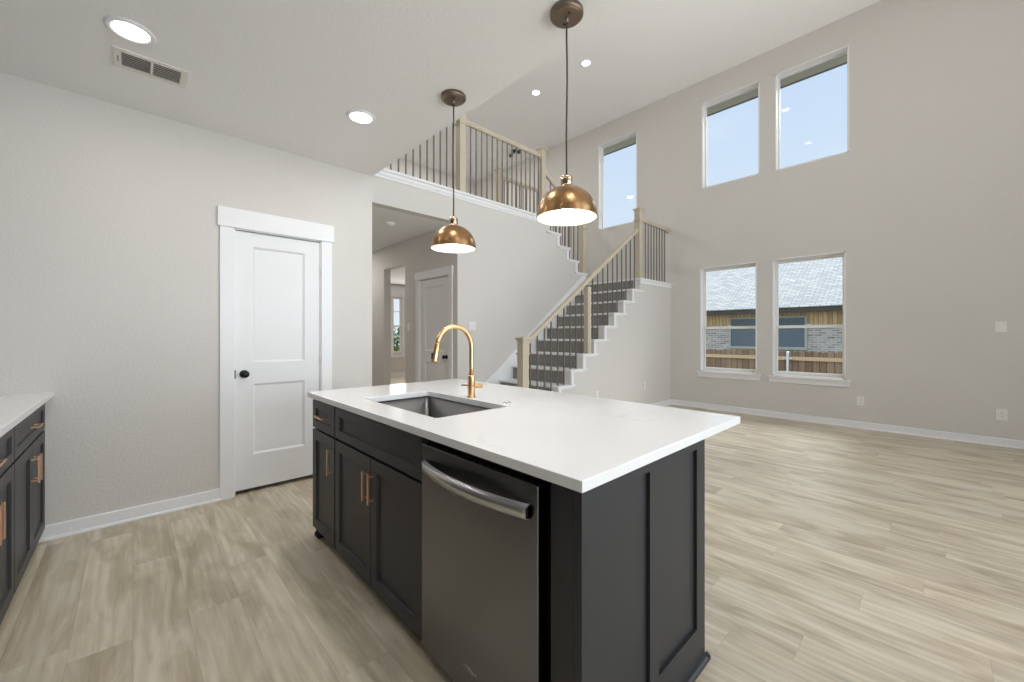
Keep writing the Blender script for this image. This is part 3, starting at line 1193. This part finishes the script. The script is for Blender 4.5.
# etched oval swoosh with a short line of lettering strokes
lg_ = mkI()
cy_, cz_ = 1.040, 0.150
el = [(cy_ + 0.018 * math.cos(a) * math.cos(0.5) - 0.006 * math.sin(a) * math.sin(0.5), 0.0125, cz_ + 0.018 * math.cos(a) * math.sin(0.5) + 0.006 * math.sin(a) * math.cos(0.5)) for a in [2 * math.pi * k / 40 for k in range(34)]]
lg_.tube(el, 0.0009, 6)
for k in range(8):
    x = cy_ + 0.034 - 0.0095 * k
    lg_.box(x - 0.003, x + 0.003, 0.012, 0.0128, cz_ - 0.003, cz_ - 0.001 + 0.004 * (k % 2))
o = lg_.build('maker_emblem', 'chrome', dd)
o['label'] = 'small etched oval emblem'
mb = mkI()
mb.box(0.868, 0.915, 0.012, 0.0132, 0.058, 0.142)
o = mb.build('sticker', 'sticker', dd)
o['label'] = 'small orange sticker'
MB((XF, 0, 0), (0, 1, 0), (-1, 0, 0)).box(0.905, 0.917, 0.0132, 0.0150, 0.125, 0.150).build('sticker_corner', 'gap', o)

# island: end panel
ep = thing('end_panel', (1.2, 0.63, 0), 'charcoal shaker end panel closing the near end of the island', 'panel')
mkE = lambda: MB((0, 0.61, 0), (1, 0, 0), (0, -1, 0))


def two_panels():
    mb = mkE()
    xs = [0.815, 0.884, 1.161, 1.2205, 1.5135, 1.585]
    zs = [0.0, 0.146, 0.811, TOP]
    for i in range(5):
        for j in range(3):
            a, b, c, d = xs[i], xs[i + 1], zs[j], zs[j + 1]
            if j == 1 and i in (1, 3):
                q = 0.012
                o = [(a, 0, c), (b, 0, c), (b, 0, d), (a, 0, d)]
                n = [(x, -q, z) for x, _, z in o]
                for k in range(4):
                    r = (k + 1) % 4
                    mb.quad(o[k], o[r], n[r], n[k])
                mb.quad(*n)
            else:
                mb.quad((a, 0, c), (b, 0, c), (b, 0, d), (a, 0, d))
    x0, x1, z0, z1, y = 0.815, 1.585, 0.0, TOP, -0.025
    mb.quad((x0, y, z0), (x0, y, z1), (x1, y, z1), (x1, y, z0))
    mb.quad((x0, 0, z0), (x0, 0, z1), (x0, y, z1), (x0, y, z0))
    mb.quad((x1, 0, z0), (x1, y, z0), (x1, y, z1), (x1, 0, z1))
    mb.quad((x0, 0, z1), (x1, 0, z1), (x1, y, z1), (x0, y, z1))
    mb.quad((x0, 0, z0), (x0, y, z0), (x1, y, z0), (x1, 0, z0))
    return mb


pn = two_panels().build('panel', 'charcoal', ep, 0.001)
MB().box(0.815, 0.84, 0.636, 0.712, 0.0, TOP).build('front_filler', 'charcoal', ep)
MB().box(1.56, 1.585, 0.636, 1.35, 0.0, TOP).build('back_panel', 'charcoal', ep)
mb = MB()
pr = [(0, 0), (0.016, 0), (0.016, 0.010), (0.010, 0.019), (0, 0.022)]
mb.sweep(pr, (0.815, 0.61, 0), (1.601, 0.61, 0), (0, -1, 0))
mb.sweep(pr, (1.585, 0.594, 0), (1.585, 1.35, 0), (1, 0, 0))
mb.build('shoe_moulding', 'charcoal', ep)

# island worktop with the sink cut-out
CX0, CX1, CY0, CY1 = 0.777, 1.890, 0.580, 2.650
CT = 0.885
SX0, SX1, SY0, SY1 = 0.922, 1.335, 1.440, 2.178


def rrect(x0, x1, y0, y1, r, n=5):
    pts = []
    for cx, cy, a0 in ((x1 - r, y1 - r, 0), (x0 + r, y1 - r, 90), (x0 + r, y0 + r, 180), (x1 - r, y0 + r, 270)):
        for k in range(n + 1):
            a = math.radians(a0 + 90 * k / n)
            pts.append((cx + r * math.cos(a), cy + r * math.sin(a)))
    return pts


inner = rrect(SX0, SX1, SY0, SY1, 0.018)
outer = [(CX1, CY1), (CX0, CY1), (CX0, CY0), (CX1, CY0)]
mb = MB()
for z in (CT, TOP):
    o_i = [mb.p(x, y, z) for x, y in outer]
    i_i = [mb.p(x, y, z) for x, y in inner]
    n = 6
    for c in range(4):
        seg = i_i[c * n:(c + 1) * n]
        for k in range(n - 1):
            mb.face([o_i[c], seg[k + 1], seg[k]])
        nx = i_i[((c + 1) % 4) * n]
        mb.face([o_i[c], o_i[(c + 1) % 4], nx, seg[-1]])
    if z == CT:
        to, ti = o_i, i_i
for a, b in ((to, o_i), (ti, i_i)):
    for k in range(len(a)):
        q = (k + 1) % len(a)
        mb.face([a[k], a[q], b[q], b[k]])
wt = mb.build('island_worktop', 'quartz', None, 0.0022, origin=(1.33, 1.61, TOP))
tag(wt, 'white quartz worktop of the kitchen island, with sink cut-out', 'worktop')

# sink
sk = thing('sink', (1.13, 1.81, 0.63), 'stainless steel undermount sink set into the white island worktop', 'sink')
mb = MB()
lv = [(0.004, TOP - 0.001), (0.004, 0.66), (-0.02, 0.635), (-0.05, 0.632)]
ringz = []
for off, z in lv:
    ringz.append([mb.p(x, y, z) for x, y in rrect(SX0 - off, SX1 + off, SY0 - off, SY1 + off, max(0.02, 0.02 + off))])
for i in range(len(ringz) - 1):
    for k in range(24):
        q = (k + 1) % 24
        mb.face([ringz[i][k], ringz[i][q], ringz[i + 1][q], ringz[i + 1][k]], True)
mb.face(ringz[-1])
rim = [mb.p(x, y, TOP - 0.001) for x, y in rrect(SX0 - 0.02, SX1 + 0.02, SY0 - 0.02, SY1 + 0.02, 0.03)]
for k in range(24):
    q = (k + 1) % 24
    mb.face([ringz[0][k], ringz[0][q], rim[q], rim[k]])
mb.build('basin', 'steel_sink', sk)
mb = MB()
mb.lathe(1.13, 1.81, [(0, 0.6335), (0.03, 0.6335), (0.033, 0.636), (0.045, 0.636), (0.047, 0.633)], 24)
mb.build('drain', 'chrome', sk)

# faucet
FX, FY = 1.380, 1.794
fa = thing('faucet', (FX, FY, CT), 'tall brushed gold gooseneck faucet standing behind the sink', 'faucet')
mb = MB()
mb.lathe(FX, FY, [(0, CT), (0.025, CT), (0.025, CT + 0.005), (0.0205, CT + 0.008), (0.0205, CT + 0.115), (0.0185, CT + 0.122), (0.0115, CT + 0.126), (0.0115, CT + 0.135)], 28)
mb.build('faucet_body', 'gold', fa)
cxn, rad, zc_ = 1.267, 0.1125, 1.165
pts = [(FX, FY, CT + 0.12), (FX, FY, 1.05), (FX, FY, zc_)]
for k in range(1, 15):
    a = math.pi * k / 16 * 1.02
    pts.append((cxn + rad * math.cos(a), FY, zc_ + rad * 1.02 * math.sin(a)))
last = Vector(pts[-1])
dirv = (Vector((1.137, FY, 1.090)) - last)
mb = MB()
mb.tube(pts + [tuple(last + dirv * 0.12)], 0.0132, 16)
mb.build('gooseneck_spout', 'gold', fa)
p0 = last + dirv * 0.10
p1 = last + dirv
mb = MB()
mb.tube([tuple(p0), tuple(p0 + (p1 - p0) * 0.06), tuple(p0 + (p1 - p0) * 0.10), tuple(p0 + (p1 - p0) * 0.92), tuple(p1)], 0.014, 18, rs=[0.0140, 0.0150, 0.0160, 0.0185, 0.0172])
sh_ = mb.build('spray_head', 'gold', fa)
bt = p0 + (p1 - p0) * 0.66
mb = MB()
mb.box(bt.x - 0.022, bt.x - 0.012, FY - 0.006, FY + 0.006, bt.z - 0.020, bt.z + 0.016)
o = mb.build('spray_button', 'black', sh_, 0.003)
o['label'] = 'black spray button'
mb = MB()
mb.tube([(FX + 0.014, FY - 0.006, 0.948), (FX + 0.034, FY - 0.020, 0.948), (FX + 0.052, FY - 0.032, 0.948)], 0.0125, 16)
mb.tube([(FX - 0.050, FY + 0.026, 0.955), (FX + 0.0, FY - 0.022, 0.952), (FX + 0.046, FY - 0.040, 0.950)], 0.0045, 10)
mb.build('lever_handle', 'gold', fa)

# air-switch button
mb = MB()
mb.lathe(1.396, 1.515, [(0, CT + 0.009), (0.012, CT + 0.009), (0.0135, CT + 0.007), (0.0135, CT + 0.003), (0.022, CT + 0.003), (0.023, CT)], 24)
tag(mb.build('disposal_button', 'chrome', None, 0, origin=(1.396, 1.515, CT)), 'small round steel button on the island worktop, right of the sink', 'button')

# left-hand cabinet run
XL = -0.383
mkL = lambda: MB((XL, 0, 0), (0, 1, 0), (1, 0, 0))


def base_unit(y0, y1, label):
    root = thing('base_cabinet', (-0.68, (y0 + y1) / 2, 0), label, 'cabinet', 'base cabinets along the left wall')
    carcass(root, y0, y1, -1.02, XL - 0.021, -2.0)
    MB().box(XL - 0.04, XL - 0.021, y0 + 0.016, y1 - 0.016, 0.655, 0.680).build('front_rail', 'gap', root)
    toe_board(root, y0, y1, XL - 0.08, XL - 0.066, 0.055)
    mid = (y0 + y1) / 2
    d = mkL().shaker(y0 + 0.003, y1 - 0.003, 0.672, 0.838, -0.02, 0, 0.055, 0.045).build('drawer', 'charcoal', root, 0.0015)
    bar_pull(d, mkL, False, mid, 0.755, 0.125, 0)
    for a, b, px in ((y0 + 0.003, mid - 0.002, mid - 0.032), (mid + 0.002, y1 - 0.003, mid + 0.032)):
        d = mkL().shaker(a, b, 0.075, 0.660, -0.02, 0, 0.058).build('cabinet_door', 'charcoal', root, 0.0015)
        bar_pull(d, mkL, True, px, 0.53, 0.14, 0)
    return root


base_unit(2.830, YA - 0.003, 'charcoal base cabinet in the left run, the one touching the wall')
base_unit(1.966, 2.826, 'charcoal base cabinet at the left picture edge, second from the wall')
mb = MB()
mb.box(-1.028, -0.350, 1.90, YA - 0.001, TOP + 0.003, 0.890)
tag(mb.build('left_worktop', 'quartz', None, 0.0022, origin=(-0.69, 2.8, 0.86)), 'white quartz worktop on the left cabinet run against the wall', 'worktop')


# ------------------------------------------------------------------ pendants
def pendant(x, y, label, seed):
    root = thing('pendant_light', (x, y, 1.78), label, 'pendant light', 'pendant lights above the island')
    mb = MB()
    mb.lathe(x, y, [(0, H1 - 0.030), (0.060, H1 - 0.030), (0.066, H1 - 0.028), (0.068, H1 - 0.024), (0.074, H1 - 0.022), (0.077, H1 - 0.018), (0.077, H1), (0, H1)], 40)
    cn = mb.build('canopy', 'bronze', root)
    for q in (-1, 1):
        mb = MB()
        mb.lathe(x + 0.030 * q * 0.6, y + 0.030 * q, [(0, H1 - 0.033), (0.005, H1 - 0.033), (0.005, H1 - 0.030)], 12)
        mb.build('screw', 'gap', cn)
    mb = MB()
    mb.lathe(x, y, [(0.010, H1 - 0.030), (0.009, H1 - 0.046), (0.005, H1 - 0.050), (0, H1 - 0.050)], 16)
    mb.build('cord_grip', 'bronze', cn)
    pts = []
    for k in range(17):
        t = k / 16
        w = math.sin(t * math.pi)
        pts.append((x + 0.003 * w * math.sin(7 * t + seed), y + 0.003 * w * math.cos(6 * t + seed), H1 - 0.045 - t * (H1 - 0.045 - 1.978)))
    mb = MB()
    mb.tube(pts, 0.0042, 8)
    mb.build('cord', 'cord', root)
    mb = MB()
    mb.lathe(x, y, [(0, 1.980), (0.008, 1.980), (0.022, 1.976), (0.0265, 1.972), (0.0275, 1.966), (0.0275, 1.936), (0.024, 1.930), (0.029, 1.926), (0.031, 1.921), (0.031, 1.916)], 32)
    mb.build('neck', 'pewter', root)
    ro, ht, zt = 0.1415, 0.141, 1.925
    prof = []
    for k in range(19):
        a = math.radians(90 * k / 18)
        prof.append((ro * math.sin(a) ** 0.94 if k else 0.0, zt - ht + ht * math.cos(a)))
    mb = MB()
    mb.lathe(x, y, prof + [(ro + 0.0008, zt - ht - 0.004), (ro - 0.002, zt - ht - 0.005)], 56)
    sh = mb.build('shade', 'brass', root)
    mb = MB()
    ri = ro - 0.003
    prof = [(ri * math.sin(math.radians(90 * k / 14)), zt - ht - 0.004 + (ht - 0.004) * math.cos(math.radians(90 * k / 14))) for k in range(15)]
    mb.lathe(x, y, prof, 56)
    o = mb.build('shade_lining', 'shade_white', sh)
    o['label'] = 'white inside of the shade'
    mb = MB()
    mb.lathe(x, y, [(0, 1.80), (0.014, 1.804), (0.024, 1.814), (0.029, 1.828), (0.027, 1.845), (0.018, 1.862), (0.013, 1.876), (0.013, 1.905)], 24)
    mb.build('bulb', 'bulb', root)
    return root


pendant(1.476, 1.192, 'brass dome pendant on a dark cord, the nearer and larger-looking one', 0.3)
pendant(1.476, 2.103, 'brass dome pendant on a dark cord, the farther one by the hall opening', 2.1)


# ------------------------------------------------------------------ recessed lights
def downlight(x, y, z, power, label, group, r=0.096, seen=True):
    root = thing('recessed_light', (x, y, z), label, 'ceiling light', group)
    mb = MB()
    mb.lathe(x, y, [(r * 0.74, z - 0.004), (r * 0.78, z - 0.009), (r * 0.93, z - 0.009), (r, z - 0.004), (r, z)], 40)
    mb.build('trim_ring', 'white', root)
    mb = MB()
    mb.lathe(x, y, [(0, z - 0.003), (r * 0.76, z - 0.003)], 40)
    mb.build('lens', 'lens', root)
    lamp('downlight_lamp', 'AREA', (x, y, z - 0.012), power, (1.0, 0.98, 0.955), (0, 0, 0), r * 1.4, parent=root)
    return root


downlight(-0.006, 2.751, H1, P_KITCHEN * 0.85, 'lit recessed ceiling light beside the air vent', 'kitchen downlights')
downlight(1.150, 2.741, H1, P_KITCHEN * 1.15, 'lit recessed ceiling light in the low ceiling, before the pantry door', 'kitchen downlights')
downlight(5.216, 4.906, H2, P_HIGH, 'small lit recessed light in the tall ceiling, left of the near pendant cord', 'tall ceiling downlights', 0.085)
downlight(5.228, 3.831, H2, P_HIGH, 'small lit recessed light in the tall ceiling, right of the near pendant cord', 'tall ceiling downlights', 0.085)
for (x, y, p) in ((-0.006, 1.69, 1.6), (1.15, 1.69, 5.0), (-0.006, 0.62, 1.0), (1.15, 0.62, 5.0), (1.15, -0.6, 4.0)):
    lamp('kitchen_downlight_lamp', 'AREA', (x, y, H1 - 0.012), p, (1.0, 0.98, 0.955), (0, 0, 0), 0.14)
for (x, y) in ((5.22, 2.0), (5.22, 0.2), (3.3, 2.0), (3.3, 0.2), (3.3, -1.6), (5.22, -1.6)):
    lamp('tall_downlight_lamp', 'AREA', (x, y, H2 - 0.012), P_HIGH, (1.0, 0.98, 0.955), (0, 0, 0), 0.14)
for (x, y) in ((3.0, 6.6), (5.0, 7.4)):
    lamp('loft_fill_lamp', 'AREA', (x, y, H2 - 0.012), 46.0, (1.0, 0.98, 0.955), (0, 0, 0), 0.14)  # unseen fill lamps added to brighten the loft walls
lamp('hall_fill_lamp', 'AREA', (2.4, 7.2, H1 - 0.012), 12, (1.0, 0.98, 0.955), (0, 0, 0), 0.14)  # unseen fill lamp added for the hall ceiling and door
lamp('foyer_fill_lamp', 'AREA', (4.9, 8.6, H1 - 0.012), 20, (1.0, 0.95, 0.88), (0, 0, 0), 0.14)  # unseen fill lamp added to brighten the foyer floor

# smoke detector on the hall ceiling
mb = MB()
mb.lathe(2.52, 5.06, [(0, H1 - 0.040), (0.030, H1 - 0.040), (0.040, H1 - 0.036), (0.052, H1 - 0.024), (0.064, H1 - 0.020), (0.066, H1 - 0.012), (0.066, H1)], 36)
tag(mb.build('smoke_detector', 'plastic', None, origin=(2.52, 5.06, H1)), 'round white smoke detector on the hall ceiling', 'smoke detector')

# small dark fixture on the loft ceiling
fx = thing('ceiling_fixture', (6.48, 6.77, H2), 'small dark two-headed ceiling fixture glimpsed through the balcony balusters', 'ceiling light')
mb = MB()
mb.lathe(6.48, 6.77, [(0, H2 - 0.045), (0.03, H2 - 0.045), (0.05, H2 - 0.03), (0.055, H2)], 20)
mb.tube([(6.48, 6.61, H2 - 0.05), (6.48, 6.93, H2 - 0.05)], 0.012, 8)
mb.build('mounting_bar', 'cord', fx)
for q in (-1, 1):
    mb = MB()
    mb.lathe(6.48, 6.77 + 0.13 * q, [(0, H2 - 0.115), (0.035, H2 - 0.115), (0.05, H2 - 0.10), (0.045, H2 - 0.06), (0.015, H2 - 0.045), (0, H2 - 0.045)], 18)
    mb.build('lamp_head', 'cord', fx)

# ceiling vent
vt = thing('air_vent', (0.078, 3.05, H1), 'white louvred air vent in the kitchen ceiling', 'air vent')
VX0, VX1, VY0, VY1 = -0.078, 0.236, 2.945, 3.155
mb = MB()
a, b = 0.034, 0.032
z0, z1 = H1 - 0.008, H1
mb.box(VX0, VX1, VY0, VY0 + b, z0, z1)
mb.box(VX0, VX1, VY1 - b, VY1, z0, z1)
mb.box(VX0, VX0 + a, VY0 + b, VY1 - b, z0, z1)
mb.box(VX1 - a, VX1, VY0 + b, VY1 - b, z0, z1)
mb.box(0.073, 0.085, VY0 + b, VY1 - b, z0, z1)
mb.build('vent_frame', 'vent', vt, 0.002)
MB().box(VX0 + a, VX1 - a, VY0 + b, VY1 - b, H1 - 0.0015, H1 - 0.0005).build('backing', 'vent_dark', vt)
for xa, xb in ((VX0 + a, 0.073), (0.085, VX1 - a)):
    for k in range(7):
        y = VY0 + b + 0.014 + k * 0.0195
        mb = MB()
        i = [mb.p(xa, y - 0.004, H1 - 0.009), mb.p(xb, y - 0.004, H1 - 0.009), mb.p(xb, y + 0.008, H1 - 0.002), mb.p(xa, y + 0.008, H1 - 0.002)]
        j = [mb.p(xa, y - 0.0025, H1 - 0.010), mb.p(xb, y - 0.0025, H1 - 0.010), mb.p(xb, y + 0.0095, H1 - 0.003), mb.p(xa, y + 0.0095, H1 - 0.003)]
        mb.face(i)
        mb.face(j[::-1])
        for k2 in range(4):
            q = (k2 + 1) % 4
            mb.face([i[k2], i[q], j[q], j[k2]])
        mb.build('louvre', 'vent', vt)
mb = MB()
mb.box(VX0 + 0.019, VX0 + 0.022, VY0 + 0.08, VY0 + 0.13, z0 - 0.006, z0)
mb.build('damper_lever', 'vent_dark', vt)


# ------------------------------------------------------------------ outlets and switches
def plate(name, o, a, b, w, h, kind, label, cat, group=None):
    root = thing(name, o, label, cat, group)
    mk = lambda: MB(o, a, b)
    mk().box(-w / 2, w / 2, 0, 0.006, -h / 2, h / 2).build('cover_plate', 'plastic', root, 0.002)
    n = 2 if w > 0.1 else 1
    for k in range(n):
        cx = 0 if n == 1 else (-0.023 + 0.046 * k)
        if kind == 'outlet':
            for q in (-1, 1):
                s = mk().box(cx - 0.017, cx + 0.017, 0.006, 0.0085, q * 0.020 - 0.014, q * 0.020 + 0.014).build('socket', 'plastic', root, 0.002)
                t = mk()
                t.box(cx - 0.008, cx - 0.005, 0.0085, 0.0092, q * 0.020 - 0.004, q * 0.020 + 0.006)
                t.box(cx + 0.005, cx + 0.008, 0.0085, 0.0092, q * 0.020 - 0.004, q * 0.020 + 0.006)
                t.box(cx - 0.002, cx + 0.002, 0.0085, 0.0092, q * 0.020 - 0.011, q * 0.020 - 0.007)
                t.build('slots', 'slot', s)
        else:
            mk().box(cx - 0.016, cx + 0.016, 0.006, 0.010, -0.033, 0.033).build('rocker', 'plastic', root, 0.002)
    return root


Rn, Ra = (-1, 0, 0), (0, -1, 0)
plate('wall_outlet', (XB, 0.706, 0.362), Ra, Rn, 0.075, 0.118, 'outlet', 'white outlet low on the window wall, just right of the lower windows', 'outlet', 'outlets')
plate('wall_outlet', (XB, -0.486, 0.353), Ra, Rn, 0.084, 0.125, 'outlet', 'white outlet low on the window wall at the right picture edge', 'outlet', 'outlets')
plate('light_switch', (XB, -0.478, 1.325), Ra, Rn, 0.084, 0.125, 'switch', 'white light switch on the window wall, high above the right-edge outlet', 'switch', 'switches')
plate('wall_outlet', (4.745, YS, 0.392), (1, 0, 0), (0, -1, 0), 0.072, 0.118, 'outlet', 'white outlet on the stair wall, just above the worktop edge', 'outlet', 'outlets')
plate('wall_outlet', (6.08, YS, 0.405), (1, 0, 0), (0, -1, 0), 0.072, 0.118, 'outlet', 'white outlet on the stair wall, nearest the room corner', 'outlet', 'outlets')
plate('light_switch', (3.40, YH, 1.360), (1, 0, 0), (0, -1, 0), 0.118, 0.118, 'switch', 'white double switch on the wall right of the hall, behind the faucet', 'switch', 'switches')
plate('light_switch', (XH, 5.70, 1.364), (0, -1, 0), (-1, 0, 0), 0.072, 0.118, 'switch', 'single white switch inside the hall, left of the grey-looking door', 'switch', 'switches')

# ------------------------------------------------------------------ outdoors
GZ = -0.95
struct(MB().box(7.3, 60, -30, 45, GZ - 0.1, GZ).build('ground', 'lawn'))
struct(MB().box(-10, 30, 11.3, 45, GZ + 0.2, GZ + 0.3).build('ground_front', 'lawn'))
mb = MB()
mb.box(7.17, 7.64, -4, 9.5, 5.250, 5.265)
ev = struct(mb.build('eave_soffit', 'soffit'))
mb = MB()
mb.box(7.63, 7.66, -4, 9.5, 5.235, 5.45)
struct(mb.build('eave_fascia', 'fascia'))

# fence
fe = thing('wooden_fence', (12, 3, GZ), 'weathered wooden picket fence with a pale rail outside the lower windows', 'fence')
mb = MB()
y = -3.0
while y < 10.0:
    w = 0.136
    h = 0.835 + random.uniform(-0.012, 0.012)
    q = [(y, GZ + 0.03), (y + w, GZ + 0.03), (y + w, h - 0.02), (y + w - 0.02, h), (y + 0.02, h), (y, h - 0.02)]
    a = [mb.p(12.04, yy, zz) for yy, zz in q]
    b = [mb.p(12.058, yy, zz) for yy, zz in q]
    mb.face(a)
    mb.face(b[::-1])
    for k in range(6):
        mb.face([a[k], a[(k + 1) % 6], b[(k + 1) % 6], b[k]])
    y += 0.14
mb.build('picket_panel', 'fence', fe)
for z in (0.655, -0.15, -0.75):
    MB().box(12.0, 12.04, -3.0, 10.0, z - 0.045, z + 0.045).build('rail', 'fence_rail', fe)
for y in (0.16, 2.593, 5.03):
    mb = MB()
    mb.lathe(11.96, y, [(0, 0.83), (0.02, 0.828), (0.033, 0.81), (0.033, GZ)], 20)
    po = mb.build('steel_post', 'galv', fe)
    mb = MB()
    mb.box(11.955, 12.0, y - 0.10, y + 0.10, 0.635, 0.675)
    mb.build('post_bracket', 'galv', po)

# neighbouring house
NX = 16.0
nh = thing('neighbour_house', (NX, 4, GZ), 'neighbouring brick house with pale shingle roof beyond the fence', 'house')
MB().box(NX, NX + 0.2, -5, 14, GZ, 1.56).build('brick_wall', 'brick', nh)
MB().box(NX + 0.02, NX + 0.2, -5, 14, 1.56, 2.02).build('board_siding', 'siding', nh)
MB().box(NX - 0.02, NX + 0.02, -5, 14, 1.545, 1.585).build('band_board', 'winframe', nh)
MB().box(NX - 0.42, NX - 0.38, -6, 15, 1.96, 2.16).build('fascia', 'eave_board', nh)
MB().box(NX - 0.38, NX + 0.2, -6, 15, 2.0, 2.02).build('soffit', 'eave_board', nh)
mb = MB()
e0, e1 = (NX - 0.45, 2.17), (NX + 6.2, 2.17 + 6.65 * 0.60)
i = [mb.p(e0[0], -6, e0[1]), mb.p(e0[0], 15, e0[1]), mb.p(e1[0], 15, e1[1]), mb.p(e1[0], -6, e1[1])]
j = [mb.p(e0[0], -6, e0[1] - 0.03), mb.p(e0[0], 15, e0[1] - 0.03), mb.p(e1[0], 15, e1[1] - 0.03), mb.p(e1[0], -6, e1[1] - 0.03)]
mb.face(i)
mb.face(j[::-1])
for k in range(4):
    q = (k + 1) % 4
    mb.face([i[k], i[q], j[q], j[k]])
rf = mb.build('shingle_roof', 'shingle', nh)
uvl = rf.data.uv_layers.new(name='UVMap')
for pol in rf.data.polygons:
    for li in pol.loop_indices:
        co = rf.data.vertices[rf.data.loops[li].vertex_index].co
        uvl.data[li].uv = (co.y, math.hypot(co.x, co.z - 3.1))
for (ya, yb2) in ((2.93, 4.06), (4.14, 5.28)):
    mb = MB()
    fw = 0.06
    mb.box(NX - 0.05, NX + 0.0, ya, ya + fw, 0.76, 1.88)
    mb.box(NX - 0.05, NX + 0.0, yb2 - fw, yb2, 0.76, 1.88)
    mb.box(NX - 0.05, NX + 0.0, ya + fw, yb2 - fw, 1.82, 1.88)
    mb.box(NX - 0.05, NX + 0.0, ya + fw, yb2 - fw, 0.76, 0.84)
    mb.box(NX - 0.045, NX + 0.0, ya + fw, yb2 - fw, 1.48, 1.52)
    w = mb.build('house_window', 'winframe', nh)
    MB().box(NX - 0.02, NX - 0.01, ya + fw, yb2 - fw, 0.84, 1.82).build('screen_pane', 'screen', w)

# shrub outside the front room window
sr = thing('shrub', (7.05, 13.6, GZ + 0.3), 'green leafy shrub outside the narrow front room window', 'shrub')
MB().tube([(7.05, 13.6, GZ + 0.3), (7.08, 13.6, 0.5), (7.05, 13.62, 1.0)], 0.04, 8).build('stem', 'eave_board', sr)
mb = MB()
for k in range(2200):
    th, ph = random.uniform(0, 6.283), random.uniform(-1, 1)
    rr = 0.9 * random.random() ** 0.4
    c = Vector((7.05 + rr * math.cos(th) * math.sqrt(1 - ph * ph) * 1.3, 13.6 + rr * math.sin(th) * math.sqrt(1 - ph * ph), 0.65 + rr * ph))
    d = Vector((random.gauss(0, 1), random.gauss(0, 1), random.gauss(0, 1))).normalized()
    e = d.cross(Vector((0.3, 0.2, 1))).normalized()
    l = random.uniform(0.05, 0.10)
    mb.face([mb.p(*(c - d * l)), mb.p(*(c + e * l * 0.45)), mb.p(*(c + d * l)), mb.p(*(c - e * l * 0.45))])
mb.build('foliage', 'leaf', sr)
